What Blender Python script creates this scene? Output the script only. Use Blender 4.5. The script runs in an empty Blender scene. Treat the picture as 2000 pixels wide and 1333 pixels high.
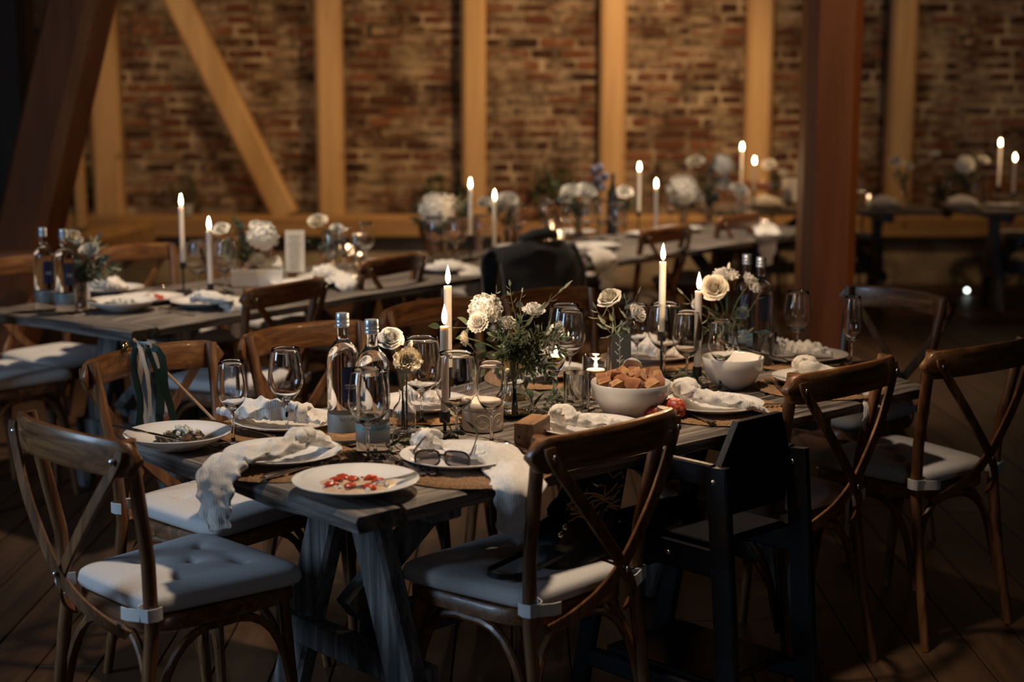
import bpy, math, random
from mathutils import Vector, Matrix, Quaternion, noise
R = math.radians; PI = math.pi
rnd = random.Random(7)
sc = bpy.context.scene
COL = sc.collection
# ------------------------------------------------------------------ camera
CAM_H = 1.62; FPX = 3050.0; PITCH = math.atan(496/3050.0)
cd = bpy.data.cameras.new('camera'); cam = bpy.data.objects.new('camera', cd); COL.objects.link(cam)
cam.location = (0, 0, CAM_H); cam.rotation_euler = (PI/2-PITCH, 0, 0)
cd.sensor_width = 36; cd.lens = FPX/2000*36; cd.clip_start = .1; cd.clip_end = 60
cd.dof.use_dof = True; cd.dof.focus_distance = 4.0; cd.dof.aperture_fstop = 2.1
sc.camera = cam
# ------------------------------------------------------------------ world, lamps, exposure
w = bpy.data.worlds.new('world'); sc.world = w; w.use_nodes = True
w.node_tree.nodes['Background'].inputs[0].default_value = (.35, .5, .8, 1)
w.node_tree.nodes['Background'].inputs[1].default_value = .004
def lamp(kind, name, loc, target, energy, color, **kw):
    d = bpy.data.lights.new(name, kind); d.energy = energy; d.color = color
    for k, v in kw.items(): setattr(d, k, v)
    o = bpy.data.objects.new(name, d); COL.objects.link(o); o.location = loc
    if target is not None: o.rotation_euler = (Vector(target)-Vector(loc)).to_track_quat('-Z', 'Y').to_euler()
    return o
COOL = (.50, .72, 1.0); WARM = (1.0, .60, .28); SOFT = (1.0, .78, .56)
lamp('AREA', 'window_daylight', (-3.95, 2.5, 1.8), (-.2, 3.9, .7), 62, COOL, shape='RECTANGLE', size=.9, size_y=1.3)
lamp('AREA', 'window_daylight', (1.2, -2.3, 2.3), (.4, 5, .6), 8, (.74, .84, 1.0), shape='RECTANGLE', size=1.2, size_y=1.4)
lamp('SPOT', 'ceiling_spot', (1.35, 10.2, 3.3), (.2, 13, .75), 400, WARM, spot_size=R(95), spot_blend=.9, shadow_soft_size=.07)
lamp('SPOT', 'ceiling_spot', (-2.75, 10.4, 3.2), (-2.2, 13, .8), 120, WARM, spot_size=R(85), spot_blend=.9, shadow_soft_size=.07)
lamp('SPOT', 'ceiling_spot', (3.9, 10.4, 3.2), (3.1, 13, .6), 75, WARM, spot_size=R(80), spot_blend=.9, shadow_soft_size=.07)
lamp('SPOT', 'table_spot', (.15, 3.8, 3.5), (.08, 3.95, .76), 300, SOFT, spot_size=R(64), spot_blend=.9, shadow_soft_size=.10)
lamp('SPOT', 'table_spot', (-.9, 6.5, 3.6), (-1.1, 6.8, .76), 380, SOFT, spot_size=R(72), spot_blend=.9, shadow_soft_size=.10)
lamp('SPOT', 'table_spot', (1.1, 8.6, 3.6), (1.0, 8.8, .76), 420, SOFT, spot_size=R(62), spot_blend=.8, shadow_soft_size=.15)
lamp('SPOT', 'room_spot', (3.2, 5.2, 3.7), (1.5, 7.7, 1.2), 150, WARM, spot_size=R(50), spot_blend=.9, shadow_soft_size=.15)
vs = sc.view_settings; vs.view_transform = 'Standard'; vs.look = 'None'; vs.gamma = 1; vs.use_curve_mapping = False; vs.exposure = 0
sc.display_settings.display_device = 'sRGB'
cy = sc.cycles
cy.max_bounces = 10; cy.diffuse_bounces = 3; cy.glossy_bounces = 4; cy.transmission_bounces = 10; cy.transparent_max_bounces = 10
cy.caustics_reflective = False; cy.caustics_refractive = False; cy.use_denoising = True; cy.sample_clamp_indirect = 6; cy.use_light_tree = True
# ------------------------------------------------------------------ points from the photograph
def ray(x, y):
    u = (x-1000)/FPX; v = -(y-666.5)/FPX
    return Vector((u, math.cos(PITCH)+v*math.sin(PITCH), -math.sin(PITCH)+v*math.cos(PITCH)))
def P(x, y, z):
    d = ray(x, y); k = (z-CAM_H)/d.z
    return Vector((d.x*k, d.y*k, z))
def D(x, y, Y):
    d = ray(x, y); k = Y/d.y
    return Vector((d.x*k, Y, CAM_H+d.z*k))
# ------------------------------------------------------------------ mesh builder
class MB:
    def __init__(s): s.v = []; s.f = []; s.m = []; s.tone = []
    def add(s, vs_, fs, mi=0, tone=0.5):
        o = len(s.v); s.v += [tuple(p) for p in vs_]
        s.f += [tuple(i+o for i in f) for f in fs]; s.m += [mi]*len(fs); s.tone += [tone]*len(fs)
        return s
    def box(s, c, d, rot=None, mi=0, jit=0, bev=0, tone=.5):
        x, y, z = [k/2 for k in d]
        if bev:
            b = bev; vs_ = []
            for zz, k in ((-z, b), (-z+b, 0), (z-b, 0), (z, b)):
                for px, py in ((-x, -y), (x, -y), (x, y), (-x, y)):
                    vs_.append(Vector((px-math.copysign(k, px), py-math.copysign(k, py), zz)))
            fs = [(3, 2, 1, 0), (12, 13, 14, 15)]
            for l in range(3):
                for i in range(4):
                    j = (i+1) % 4; fs.append((l*4+i, l*4+j, l*4+4+j, l*4+4+i))
        else:
            vs_ = [Vector(p) for p in ((-x,-y,-z),(x,-y,-z),(x,y,-z),(-x,y,-z),(-x,-y,z),(x,-y,z),(x,y,z),(-x,y,z))]
            fs = [(3,2,1,0),(4,5,6,7),(0,1,5,4),(1,2,6,5),(2,3,7,6),(3,0,4,7)]
        if jit: vs_ = [p+Vector((rnd.uniform(-jit, jit), rnd.uniform(-jit, jit), rnd.uniform(-jit, jit))) for p in vs_]
        if rot is not None:
            m = rot if isinstance(rot, Matrix) else Matrix.Rotation(rot, 3, 'Z')
            vs_ = [m @ p for p in vs_]
        c = Vector(c)
        return s.add([p+c for p in vs_], fs, mi, tone)
    def lathe(s, prof, n=24, c=(0, 0, 0), mi=0, close=False, fn=None):
        vs_ = []; c = Vector(c)
        for i, (r, z) in enumerate(prof):
            for k in range(n):
                a = 2*PI*k/n; rr = r if fn is None else r*fn(a, i)
                vs_.append(Vector((rr*math.cos(a), rr*math.sin(a), z))+c)
        L = len(prof); fs = []
        for i in range(L-1 if not close else L):
            i2 = (i+1) % L
            for k in range(n):
                k2 = (k+1) % n; fs.append((i*n+k, i*n+k2, i2*n+k2, i2*n+k))
        if not close:
            if prof[0][0] > 1e-5: fs.append(tuple(reversed(range(n))))
            if prof[-1][0] > 1e-5: fs.append(tuple((L-1)*n+k for k in range(n)))
        return s.add(vs_, fs, mi)
    def tube(s, path, rad, n=8, mi=0, flat=None):
        """round (or flattened: flat=(width,thick,normal)) section swept along a path"""
        path = [Vector(p) for p in path]; L = len(path)
        if not hasattr(rad, '__len__'): rad = [rad]*L
        vs_ = []; up = None
        for i, p in enumerate(path):
            t = (path[min(i+1, L-1)]-path[max(i-1, 0)]).normalized()
            if up is None:
                up = t.orthogonal().normalized()
            up = (up-t*up.dot(t)).normalized(); sd = t.cross(up)
            for k in range(n):
                a = 2*PI*k/n
                vs_.append(p+(up*math.cos(a)+sd*math.sin(a))*rad[i])
        fs = [tuple(reversed(range(n))), tuple((L-1)*n+k for k in range(n))]
        for i in range(L-1):
            for k in range(n):
                k2 = (k+1) % n; fs.append((i*n+k, i*n+k2, (i+1)*n+k2, (i+1)*n+k))
        return s.add(vs_, fs, mi)
    def bar(s, path, width, thick, nrm, mi=0):
        """rectangular section, thickness along nrm (vector or list)"""
        path = [Vector(p) for p in path]; L = len(path)
        W = width if hasattr(width, '__len__') else [width]*L
        H = thick if hasattr(thick, '__len__') else [thick]*L
        vs_ = []
        for i, p in enumerate(path):
            t = (path[min(i+1, L-1)]-path[max(i-1, 0)]).normalized()
            nn = Vector(nrm[i] if isinstance(nrm, list) else nrm); nn = (nn-t*nn.dot(t)).normalized(); sd = t.cross(nn)
            w_, h_ = W[i]/2, H[i]/2; b = min(w_, h_)*.35
            for a, c in ((-w_+b, -h_), (w_-b, -h_), (w_, -h_+b), (w_, h_-b), (w_-b, h_), (-w_+b, h_), (-w_, h_-b), (-w_, -h_+b)):
                vs_.append(p+sd*a+nn*c)
        fs = [tuple(reversed(range(8))), tuple((L-1)*8+k for k in range(8))]
        for i in range(L-1):
            for k in range(8):
                k2 = (k+1) % 8; fs.append((i*8+k, i*8+k2, (i+1)*8+k2, (i+1)*8+k))
        return s.add(vs_, fs, mi)
    def grid(s, fn, nu, nv, closeu=False, mi=0):
        vs_ = [fn(i/(nu if closeu else nu-1), j/(nv-1)) for j in range(nv) for i in range(nu)]
        fs = []
        for j in range(nv-1):
            for i in range(nu if closeu else nu-1):
                i2 = (i+1) % nu; fs.append((j*nu+i, j*nu+i2, (j+1)*nu+i2, (j+1)*nu+i))
        return s.add(vs_, fs, mi)
    def blob(s, c, r, n=8, amp=.15, freq=2., seed=0, mi=0, sq=(1, 1, 1)):
        c = Vector(c); vs_ = []; fs = []; m = n
        for j in range(1, m):
            for i in range(n+4):
                a = 2*PI*i/(n+4); b = PI*j/m
                d = Vector((math.sin(b)*math.cos(a), math.sin(b)*math.sin(a), math.cos(b)))
                k = r*(1+amp*noise.noise(d*freq+Vector((seed*3.1, seed*1.7, seed))))
                vs_.append(c+Vector((d.x*k*sq[0], d.y*k*sq[1], d.z*k*sq[2])))
        N = n+4; vs_ += [c+Vector((0, 0, r*sq[2])), c-Vector((0, 0, r*sq[2]))]; t = len(vs_)-2
        for i in range(N): fs.append((t, i, (i+1) % N)); fs.append((t+1, (m-2)*N+(i+1) % N, (m-2)*N+i))
        for j in range(m-2):
            for i in range(N):
                i2 = (i+1) % N; fs.append((j*N+i, (j+1)*N+i, (j+1)*N+i2, j*N+i2))
        return s.add(vs_, fs, mi)
    def xf(s, m, start=0):
        s.v = s.v[:start]+[tuple(m @ Vector(p)) for p in s.v[start:]]; return s
    def mesh(s, name='mesh', mats=None, smooth=True, angle=40, tone=False):
        me = bpy.data.meshes.new(name); me.from_pydata(s.v, [], s.f)
        if mats is not None:
            for m in (mats if isinstance(mats, (list, tuple)) else [mats]): me.materials.append(m)
        me.polygons.foreach_set('material_index', s.m)
        if smooth:
            me.polygons.foreach_set('use_smooth', [True]*len(s.f))
        if tone:
            at = me.attributes.new('tone', 'FLOAT', 'FACE'); at.data.foreach_set('value', s.tone)
        me.update()
        if smooth and angle: me.set_sharp_from_angle(angle=R(angle))
        return me
def rot_to(d):  # 3x3 matrix taking +Z to d
    return Vector(d).normalized().to_track_quat('Z', 'Y').to_matrix()
def O(name, me, parent=None, loc=(0, 0, 0), rot=(0, 0, 0), scale=1, kind=None, label=None):
    o = bpy.data.objects.new(name, me); COL.objects.link(o)
    o.location = loc
    if isinstance(rot, (Matrix, Quaternion)): o.rotation_euler = rot.to_euler()
    else: o.rotation_euler = rot if hasattr(rot, '__len__') else (0, 0, rot)
    o.scale = (scale,)*3 if not hasattr(scale, '__len__') else scale
    if parent is not None: o.parent = parent
    if kind: o['kind'] = kind
    if label: o['label'] = label
    return o
def tag(o, label, cat, group=None, kind=None):
    o['label'] = label; o['category'] = cat
    if group: o['group'] = group
    if kind: o['kind'] = kind
    return o
def thing(name, label, cat, group=None, loc=(0, 0, 0), rot=(0, 0, 0), scale=1):
    return tag(O(name, None, None, loc, rot, scale), label, cat, group)
def copy_tree(o, loc=None, rot=None, label=None, group=None, scale=None, parent=None):
    c = o.copy(); COL.objects.link(c); c.parent = parent
    if loc is not None: c.location = loc
    if rot is not None: c.rotation_euler = rot if hasattr(rot, '__len__') else (0, 0, rot)
    if scale is not None: c.scale = (scale,)*3 if not hasattr(scale, '__len__') else scale
    if label: c['label'] = label
    if group: c['group'] = group
    for ch in KIDS.get(o.name, []) or [x for x in o.children]:
        copy_tree(ch, parent=c)
    return c
KIDS = {}
# ------------------------------------------------------------------ materials
def newmat(name):
    m = bpy.data.materials.new(name); m.use_nodes = True; nt = m.node_tree
    return m, nt, nt.nodes, nt.links, nt.nodes['Principled BSDF']
def pset(b, **k):
    names = dict(color='Base Color', rough='Roughness', metal='Metallic', trans='Transmission Weight', ior='IOR', sss='Subsurface Weight',
                 sheen='Sheen Weight', emit='Emission Strength', ecol='Emission Color', spec='Specular IOR Level', coat='Coat Weight')
    for a, v in k.items():
        i = b.inputs[names[a]]; i.default_value = (*v, 1) if hasattr(v, '__len__') and len(v) == 3 else v
def plain(name, color, rough=.5, bump=0, bscale=200, **k):
    m, nt, N, L, b = newmat(name); pset(b, color=color, rough=rough, **k)
    if bump:
        t = N.new('ShaderNodeTexNoise'); t.inputs['Scale'].default_value = bscale
        tc = N.new('ShaderNodeTexCoord'); L.new(tc.outputs['Object'], t.inputs['Vector'])
        bp = N.new('ShaderNodeBump'); bp.inputs['Strength'].default_value = bump; bp.inputs['Distance'].default_value = .003
        L.new(t.outputs[0], bp.inputs['Height']); L.new(bp.outputs[0], b.inputs['Normal'])
    return m
def ramp(N, pts):
    r = N.new('ShaderNodeValToRGB'); e = r.color_ramp.elements
    while len(e) < len(pts): e.new(.5)
    for q, (p, c) in zip(e, pts): q.position = p; q.color = (*c, 1)
    return r
def wood(name, cols, scale=(30, 30, 2), rough=.45, bump=.3, detail=8, dist=.004, knots=False, coat=0, det2=0):
    m, nt, N, L, b = newmat(name)
    tc = N.new('ShaderNodeTexCoord'); mp = N.new('ShaderNodeMapping'); mp.inputs['Scale'].default_value = scale
    oi = N.new('ShaderNodeObjectInfo'); ad = N.new('ShaderNodeVectorMath'); ad.operation = 'ADD'
    mu = N.new('ShaderNodeMath'); mu.operation = 'MULTIPLY'; mu.inputs[1].default_value = 9; L.new(oi.outputs['Random'], mu.inputs[0])
    L.new(tc.outputs['Object'], ad.inputs[0]); L.new(mu.outputs[0], ad.inputs[1]); L.new(ad.outputs[0], mp.inputs[0])
    t = N.new('ShaderNodeTexNoise'); t.inputs['Scale'].default_value = 1; t.inputs['Detail'].default_value = detail; t.inputs['Roughness'].default_value = .62
    t.inputs['Distortion'].default_value = .6
    L.new(mp.outputs[0], t.inputs['Vector'])
    r = ramp(N, cols); L.new(t.outputs[0], r.inputs[0]); out = r.outputs[0]
    if knots:
        v = N.new('ShaderNodeTexVoronoi'); v.inputs['Scale'].default_value = 2.3; L.new(tc.outputs['Object'], v.inputs['Vector'])
        kr = ramp(N, [(0, (0, 0, 0)), (.10, (1, 1, 1))]); kr.color_ramp.elements[0].position = .03; L.new(v.outputs['Distance'], kr.inputs[0])
        mx = N.new('ShaderNodeMix'); mx.data_type = 'RGBA'; L.new(kr.outputs[0], mx.inputs[0]); mx.inputs[6].default_value = (*[c*.35 for c in cols[0][1]], 1); L.new(out, mx.inputs[7]); out = mx.outputs[2]
    L.new(out, b.inputs['Base Color']); pset(b, rough=rough, coat=coat)
    bp = N.new('ShaderNodeBump'); bp.inputs['Strength'].default_value = bump; bp.inputs['Distance'].default_value = dist
    L.new(t.outputs[0], bp.inputs['Height']); L.new(bp.outputs[0], b.inputs['Normal'])
    return m
def fabric(name, c1, c2, wscale=0, bump=.4, nscale=60, rough=.9, wdir='X', dist=.002):
    m, nt, N, L, b = newmat(name)
    tc = N.new('ShaderNodeTexCoord'); t = N.new('ShaderNodeTexNoise'); t.inputs['Scale'].default_value = nscale; t.inputs['Detail'].default_value = 5
    L.new(tc.outputs['Object'], t.inputs['Vector'])
    r = ramp(N, [(.3, c1), (.7, c2)]); L.new(t.outputs[0], r.inputs[0]); L.new(r.outputs[0], b.inputs['Base Color'])
    h = t.outputs[0]
    if wscale:
        wv = N.new('ShaderNodeTexWave'); wv.inputs['Scale'].default_value = wscale; wv.inputs['Distortion'].default_value = 3; wv.inputs['Detail'].default_value = 2
        wv.bands_direction = wdir
        L.new(tc.outputs['Object'], wv.inputs['Vector']); ad = N.new('ShaderNodeMath'); ad.operation = 'ADD'
        L.new(wv.outputs['Fac'], ad.inputs[0]); L.new(h, ad.inputs[1]); h = ad.outputs[0]
    bp = N.new('ShaderNodeBump'); bp.inputs['Strength'].default_value = bump; bp.inputs['Distance'].default_value = dist
    L.new(h, bp.inputs['Height']); L.new(bp.outputs[0], b.inputs['Normal']); pset(b, rough=rough, sheen=.15)
    return m
mt = {}
mt['chair'] = wood('chair_wood', [(.3, (.045, .017, .006)), (.5, (.15, .062, .022)), (.72, (.30, .14, .055))], (34, 34, 34*.12), .38, .35, 9, .0015, coat=.15)
mt['chairx'] = wood('chair_wood_across', [(.3, (.05, .019, .007)), (.5, (.17, .07, .025)), (.72, (.33, .155, .06))], (5, 40, 48), .36, .35, 9, .0015, coat=.15)
mt['table'] = wood('weathered_wood', [(.34, (.016, .012, .010)), (.46, (.085, .068, .057)), (.56, (.19, .16, .14)), (.72, (.38, .33, .29))], (2.4, 46, 46), .6, 1.0, 12, .008)
mt['tabley'] = wood('weathered_wood_end', [(.28, (.03, .025, .022)), (.48, (.11, .095, .082)), (.75, (.30, .265, .235))], (42, 3.2, 42), .62, .9, 10, .006)
mt['tleg'] = wood('weathered_leg', [(.34, (.02, .018, .017)), (.48, (.11, .105, .10)), (.70, (.30, .285, .27))], (36, 36, 2.2), .65, .8, 9, .004)
mt['post'] = wood('pine_beam', [(.25, (.42, .25, .11)), (.5, (.56, .36, .17)), (.8, (.66, .45, .23))], (9, 9, .8), .6, .2, 6, .003, knots=True)
mt['beamx'] = wood('pine_beam_across', [(.25, (.22, .12, .045)), (.5, (.36, .21, .085)), (.8, (.48, .30, .13))], (.8, 9, 9), .65, .3, 6, .004, knots=True)
mt['dpost'] = wood('red_pine', [(.25, (.16, .052, .018)), (.5, (.25, .085, .03)), (.8, (.33, .12, .045))], (8, 8, .7), .45, .25, 6, .003, knots=True)
mt['darkwood'] = wood('dark_boards', [(.25, (.02, .010, .005)), (.5, (.045, .02, .01)), (.8, (.07, .034, .017))], (9, 9, .8), .7, .3, 6, .003)
mt['floor'] = wood('floor_boards', [(.25, (.022, .011, .006)), (.5, (.055, .027, .013)), (.8, (.095, .048, .022))], (14, 1.3, 14), .5, .4, 8, .003)
mt['mortar'] = plain('lime_mortar', (.36, .285, .20), .95, .8, 14)
mt['stone'] = fabric('plinth_render', (.20, .16, .11), (.42, .35, .25), 0, .8, 4, .95, dist=.02)
mt['plaster'] = plain('dark_plaster', (.06, .05, .04), .95)
mt['porcelain'] = plain('white_porcelain', (.80, .78, .76), .12, coat=.4)
mt['stoneware'] = plain('cream_stoneware', (.70, .64, .57), .5, .2, 90)
mt['glass'] = plain('clear_glass', (1, 1, 1), 0, trans=1, ior=1.47)
mt['greenglass'] = plain('ribbed_glass', (.90, .95, .90), .02, trans=1, ior=1.45)
mt['water'] = plain('water', (1, 1, 1), 0, trans=1, ior=1.33)
mt['steel'] = plain('polished_steel', (.72, .70, .68), .16, metal=1)
mt['capmetal'] = plain('brushed_aluminium', (.66, .70, .75), .38, metal=.8)
mt['rivet'] = plain('rivet_steel', (.6, .57, .52), .25, metal=1)
mt['black'] = plain('black_iron', (.010, .010, .011), .42)
mt['hchair'] = plain('black_lacquered_wood', (.012, .012, .014), .33, .2, 60)
mt['leather'] = plain('black_leather', (.010, .010, .011), .45, .3, 150)
mt['coat'] = fabric('black_wool', (.006, .007, .009), (.014, .015, .02), 0, .5, 40)
mt['cushion'] = fabric('cushion_cotton', (.55, .52, .50), (.63, .60, .58), 0, .25, 240, dist=.001)
mt['linen'] = fabric('crinkled_gauze', (.62, .58, .53), (.74, .70, .65), 60, .45, 120, dist=.0012)
mt['jute'] = fabric('woven_jute', (.17, .085, .035), (.34, .19, .085), 0, .9, 160, dist=.004)
mt['flameflat'] = plain('candle_flame', (1, .8, .5), .5, ecol=(1.0, .66, .34), emit=70.0)
mt['wick'] = plain('burnt_wick', (.01, .008, .006), .9)
mt['leaf'] = fabric('dark_leaf', (.035, .055, .018), (.085, .12, .042), 0, .2, 30, .5)
mt['olive'] = fabric('olive_leaf', (.13, .145, .09), (.25, .265, .17), 0, .2, 40, .55)
mt['euca'] = fabric('eucalyptus_leaf', (.06, .095, .08), (.13, .17, .15), 0, .2, 40, .55)
mt['stem'] = plain('flower_stem', (.06, .09, .03), .5)
mt['twig'] = plain('olive_twig', (.20, .16, .09), .6)
mt['bread'] = fabric('bread_crust', (.17, .050, .014), (.40, .15, .045), 0, .8, 34, .7, dist=.004)
mt['crumbs'] = fabric('bread_crumb', (.34, .15, .055), (.52, .29, .12), 0, .9, 80, .8, dist=.003)
mt['tomato'] = plain('tomato_flesh', (.46, .05, .02), .25)
mt['sauce'] = fabric('cream_sauce', (.50, .30, .17), (.72, .58, .42), 0, .3, 50, .3)
mt['olivebit'] = plain('dark_olive', (.03, .035, .02), .3)
mt['saladdark'] = fabric('roast_vegetable', (.05, .022, .012), (.15, .07, .03), 0, .6, 60, .35)
mt['feta'] = plain('white_cheese', (.72, .70, .60), .6)
mt['card'] = plain('dark_grey_card', (.045, .048, .042), .7)
mt['print'] = plain('pale_print', (.55, .55, .50), .7)
mt['paper'] = plain('white_paper', (.72, .70, .67), .8)
mt['ink'] = plain('grey_ink', (.32, .32, .32), .8)
mt['block'] = wood('oiled_oak', [(.3, (.10, .045, .018)), (.5, (.24, .12, .05)), (.75, (.38, .21, .10))], (4, 40, 40), .5, .3, 8, .002)
mt['labelblue'] = plain('navy_label', (.010, .022, .075), .4)
mt['labelband'] = plain('frosted_band', (.40, .46, .50), .4, trans=.55)
mt['teal'] = plain('teal_print', (.05, .36, .38), .5)
mt['labeltext'] = plain('label_print', (.14, .18, .25), .5)
mt['labelwhite'] = plain('label_white_print', (.6, .62, .68), .5)
mt['tort'] = plain('dark_brown_acetate', (.022, .009, .007), .12, coat=.5)
mt['lens'] = plain('smoked_lens', (.30, .27, .27), .0, trans=1, ior=1.05)
mt['gold'] = plain('gold_thread', (.50, .33, .14), .4, metal=.4)
mt['bell'] = plain('brass_bell', (.75, .52, .18), .2, metal=1)
mt['ribbon'] = plain('cream_satin_ribbon', (.52, .47, .41), .45)
mt['ribbong'] = plain('bottle_green_ribbon', (.006, .022, .015), .45)
mt['ribbonb'] = plain('grey_blue_ribbon', (.18, .23, .25), .45)
mt['stick'] = wood('beech_stick', [(.3, (.33, .19, .10)), (.7, (.50, .31, .18))], (30, 30, 3), .6, .1)
mt['terracotta'] = plain('pale_pot', (.45, .43, .40), .8)
mt['glowwhite'] = plain('glowing_white', (1, 1, 1), .5, ecol=(.9, 1, .92), emit=6)
mt['smokedfish'] = plain('pale_pink_food', (.68, .30, .16), .45)
def petal_mat(name, c1, c2):
    m, nt, N, L, b = newmat(name)
    t = N.new('ShaderNodeTexNoise'); t.inputs['Scale'].default_value = 30
    r = ramp(N, [(.3, c1), (.7, c2)]); L.new(t.outputs[0], r.inputs[0]); L.new(r.outputs[0], b.inputs['Base Color']); pset(b, rough=.6, sss=.15)
    b.inputs['Subsurface Radius'].default_value = (.01, .008, .005); b.inputs['Subsurface Scale'].default_value = .5
    return m
mt['petal'] = petal_mat('ivory_petal', (.70, .62, .48), (.80, .74, .62))
mt['petalw'] = petal_mat('white_petal', (.74, .72, .67), (.84, .82, .77))
mt['lilac'] = plain('dusty_lilac', (.16, .15, .22), .8)
m, nt, N, L, b = newmat('candle_wax'); pset(b, color=(.86, .78, .70), rough=.45, sss=.5); b.inputs['Subsurface Radius'].default_value = (.03, .018, .010); b.inputs['Subsurface Scale'].default_value = .6; mt['wax'] = m
# brick: per-brick tone attribute, lime smears
m, nt, N, L, b = newmat('old_brick'); mt['brick'] = m
at = N.new('ShaderNodeAttribute'); at.attribute_name = 'tone'
r = ramp(N, [(0, (.022, .011, .007)), (.35, (.070, .027, .014)), (.65, (.13, .046, .022)), (.85, (.19, .078, .038)), (1, (.25, .16, .10))]); L.new(at.outputs['Fac'], r.inputs[0])
ge = N.new('ShaderNodeNewGeometry'); n1 = N.new('ShaderNodeTexNoise'); n1.inputs['Scale'].default_value = 4.5; n1.inputs['Detail'].default_value = 6; n1.inputs['Roughness'].default_value = .65
L.new(ge.outputs['Position'], n1.inputs['Vector']); r2 = ramp(N, [(.47, (0, 0, 0)), (.62, (.9, .9, .9))]); L.new(n1.outputs[0], r2.inputs[0])
mx = N.new('ShaderNodeMix'); mx.data_type = 'RGBA'; L.new(r2.outputs[0], mx.inputs[0]); L.new(r.outputs[0], mx.inputs[6]); mx.inputs[7].default_value = (.32, .25, .17, 1)
L.new(mx.outputs[2], b.inputs['Base Color']); pset(b, rough=.95)
n2 = N.new('ShaderNodeTexNoise'); n2.inputs['Scale'].default_value = 45; L.new(ge.outputs['Position'], n2.inputs['Vector'])
bp = N.new('ShaderNodeBump'); bp.inputs['Strength'].default_value = .6; bp.inputs['Distance'].default_value = .01; L.new(n2.outputs[0], bp.inputs['Height']); L.new(bp.outputs[0], b.inputs['Normal'])
# uneven mortar: sooty and brownish patches
m = mt['mortar']; nt = m.node_tree; N = nt.nodes; L = nt.links; b = N['Principled BSDF']
ge = N.new('ShaderNodeNewGeometry'); n1 = N.new('ShaderNodeTexNoise'); n1.inputs['Scale'].default_value = 3.6; n1.inputs['Detail'].default_value = 6
L.new(ge.outputs['Position'], n1.inputs['Vector']); r = ramp(N, [(.34, (.06, .032, .018)), (.50, (.20, .145, .095)), (.64, (.44, .35, .25))]); L.new(n1.outputs[0], r.inputs[0]); L.new(r.outputs[0], b.inputs['Base Color'])
# zigzag bag cloth
m, nt, N, L, b = newmat('zigzag_cloth'); mt['zig'] = m
tc = N.new('ShaderNodeTexCoord'); wv = N.new('ShaderNodeTexWave'); wv.inputs['Scale'].default_value = 7; wv.inputs['Distortion'].default_value = 5; wv.inputs['Detail'].default_value = 1; wv.inputs['Detail Scale'].default_value = 3
wv.bands_direction = 'Z'; L.new(tc.outputs['Object'], wv.inputs['Vector']); r = ramp(N, [(.86, (.008, .008, .009)), (.93, (.45, .33, .18))]); L.new(wv.outputs['Fac'], r.inputs[0]); L.new(r.outputs[0], b.inputs['Base Color']); pset(b, rough=.7)

# ------------------------------------------------------------------ room
WY = 13.0
def struct(name, mb, mat, smooth=False, **k):
    o = O(name, mb.mesh(name, mat, smooth)); o['kind'] = 'structure'; return o
floor = struct('floor', MB().box((.5, 4.9, -.06), (11.4, 16.2, .08)), mt['darkwood'])
bw = .168; x = -4.2; k = 0
while x < 5.6:
    ys = [1.2, 1.2+rnd.uniform(2.2, 5.5), 1.2+rnd.uniform(7, 10), 12.98]
    for a, c in zip(ys, ys[1:]):
        o = O('floorboard', MB().box((0, 0, 0), (bw-.005, c-a-.005, .024), bev=.002).mesh('floorboard', mt['floor'], False), floor, (x+bw/2, (a+c)/2, -.012-rnd.uniform(0, .0015)))
    x += bw
wall = struct('wall_back', MB().box((.6, WY+.15, 1.95), (10.6, .3, 4.1)), mt['mortar'])
# bricks
course = .0925; zz = .64; rows = []; row = 0
while zz < 2.62:
    x = -4.1+rnd.uniform(-.1, .1)
    while x < 4.75:
        l = rnd.choice([.27, .27, .26, .25, .13, .24]); rows.append((x, zz, l, course*rnd.uniform(.58, .80))); x += l+rnd.uniform(.016, .045)
    zz += course; row += 1
POSTS = [(204, 56), (643, 50), (925, 46), (1197, 50), (1482, 50), (1761, 49)]
def vis(bk):
    x, z, l, h = bk
    f = 13*math.cos(PITCH)-(z-CAM_H)*math.sin(PITCH); u = 13*math.sin(PITCH)+(z-CAM_H)*math.cos(PITCH)
    px = 1000+FPX*(x+l/2)/f; py = 666.5-FPX*u/f
    if not (235 < px < 1990 and 8 < py < 300) or any(abs(px-c) < 48 for c, _ in POSTS) or 1545 < px < 1690: return False
    xd = 350+(px*0+py)*(202/418.)
    return abs(px-xd) > 60
solo = [b_ for b_ in rows if vis(b_)]
solo.sort(key=lambda b_: -b_[2]*b_[3]); solo = solo[:298]; sset = set(solo)
rest = MB()
def brick_into(mb, bk, c):
    x, z, l, h = bk
    mb.box(c, (l, .05, h), jit=.005, bev=.006, tone=min(1, max(0, rnd.betavariate(2, 2.2))))
for bk in rows:
    x, z, l, h = bk
    dy = WY+.015-rnd.uniform(-.006, .008)
    if bk in sset:
        mb = MB(); brick_into(mb, bk, (0, 0, 0)); O('brick', mb.mesh('brick', mt['brick'], False, tone=True), wall, (x+l/2, dy, z+course/2))
    else: brick_into(rest, bk, (x+l/2, dy, z+course/2))
O('bricks', rest.mesh('bricks', mt['brick'], False, tone=True), wall, kind='stuff')
struct('trim_plinth', MB().box((.6, WY-.02, .19), (9.6, .10, .40), bev=.01), mt['stone'])
def beam(name, a, b_, wdt, dpt, mat, nrm=(0, -1, 0), label=None):
    a = Vector(a); b_ = Vector(b_); n = 9; pts = [a.lerp(b_, i/(n-1)) for i in range(n)]
    o = O(name, MB().bar([p-a for p in pts], wdt, dpt, nrm).mesh(name, mat, True, 30), None, a); o['kind'] = 'structure'; return o
beam('sill_beam', (-4.2, WY-.10, .48), (5.6, WY-.10, .48), .205, .20, mt['beamx'])
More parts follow.
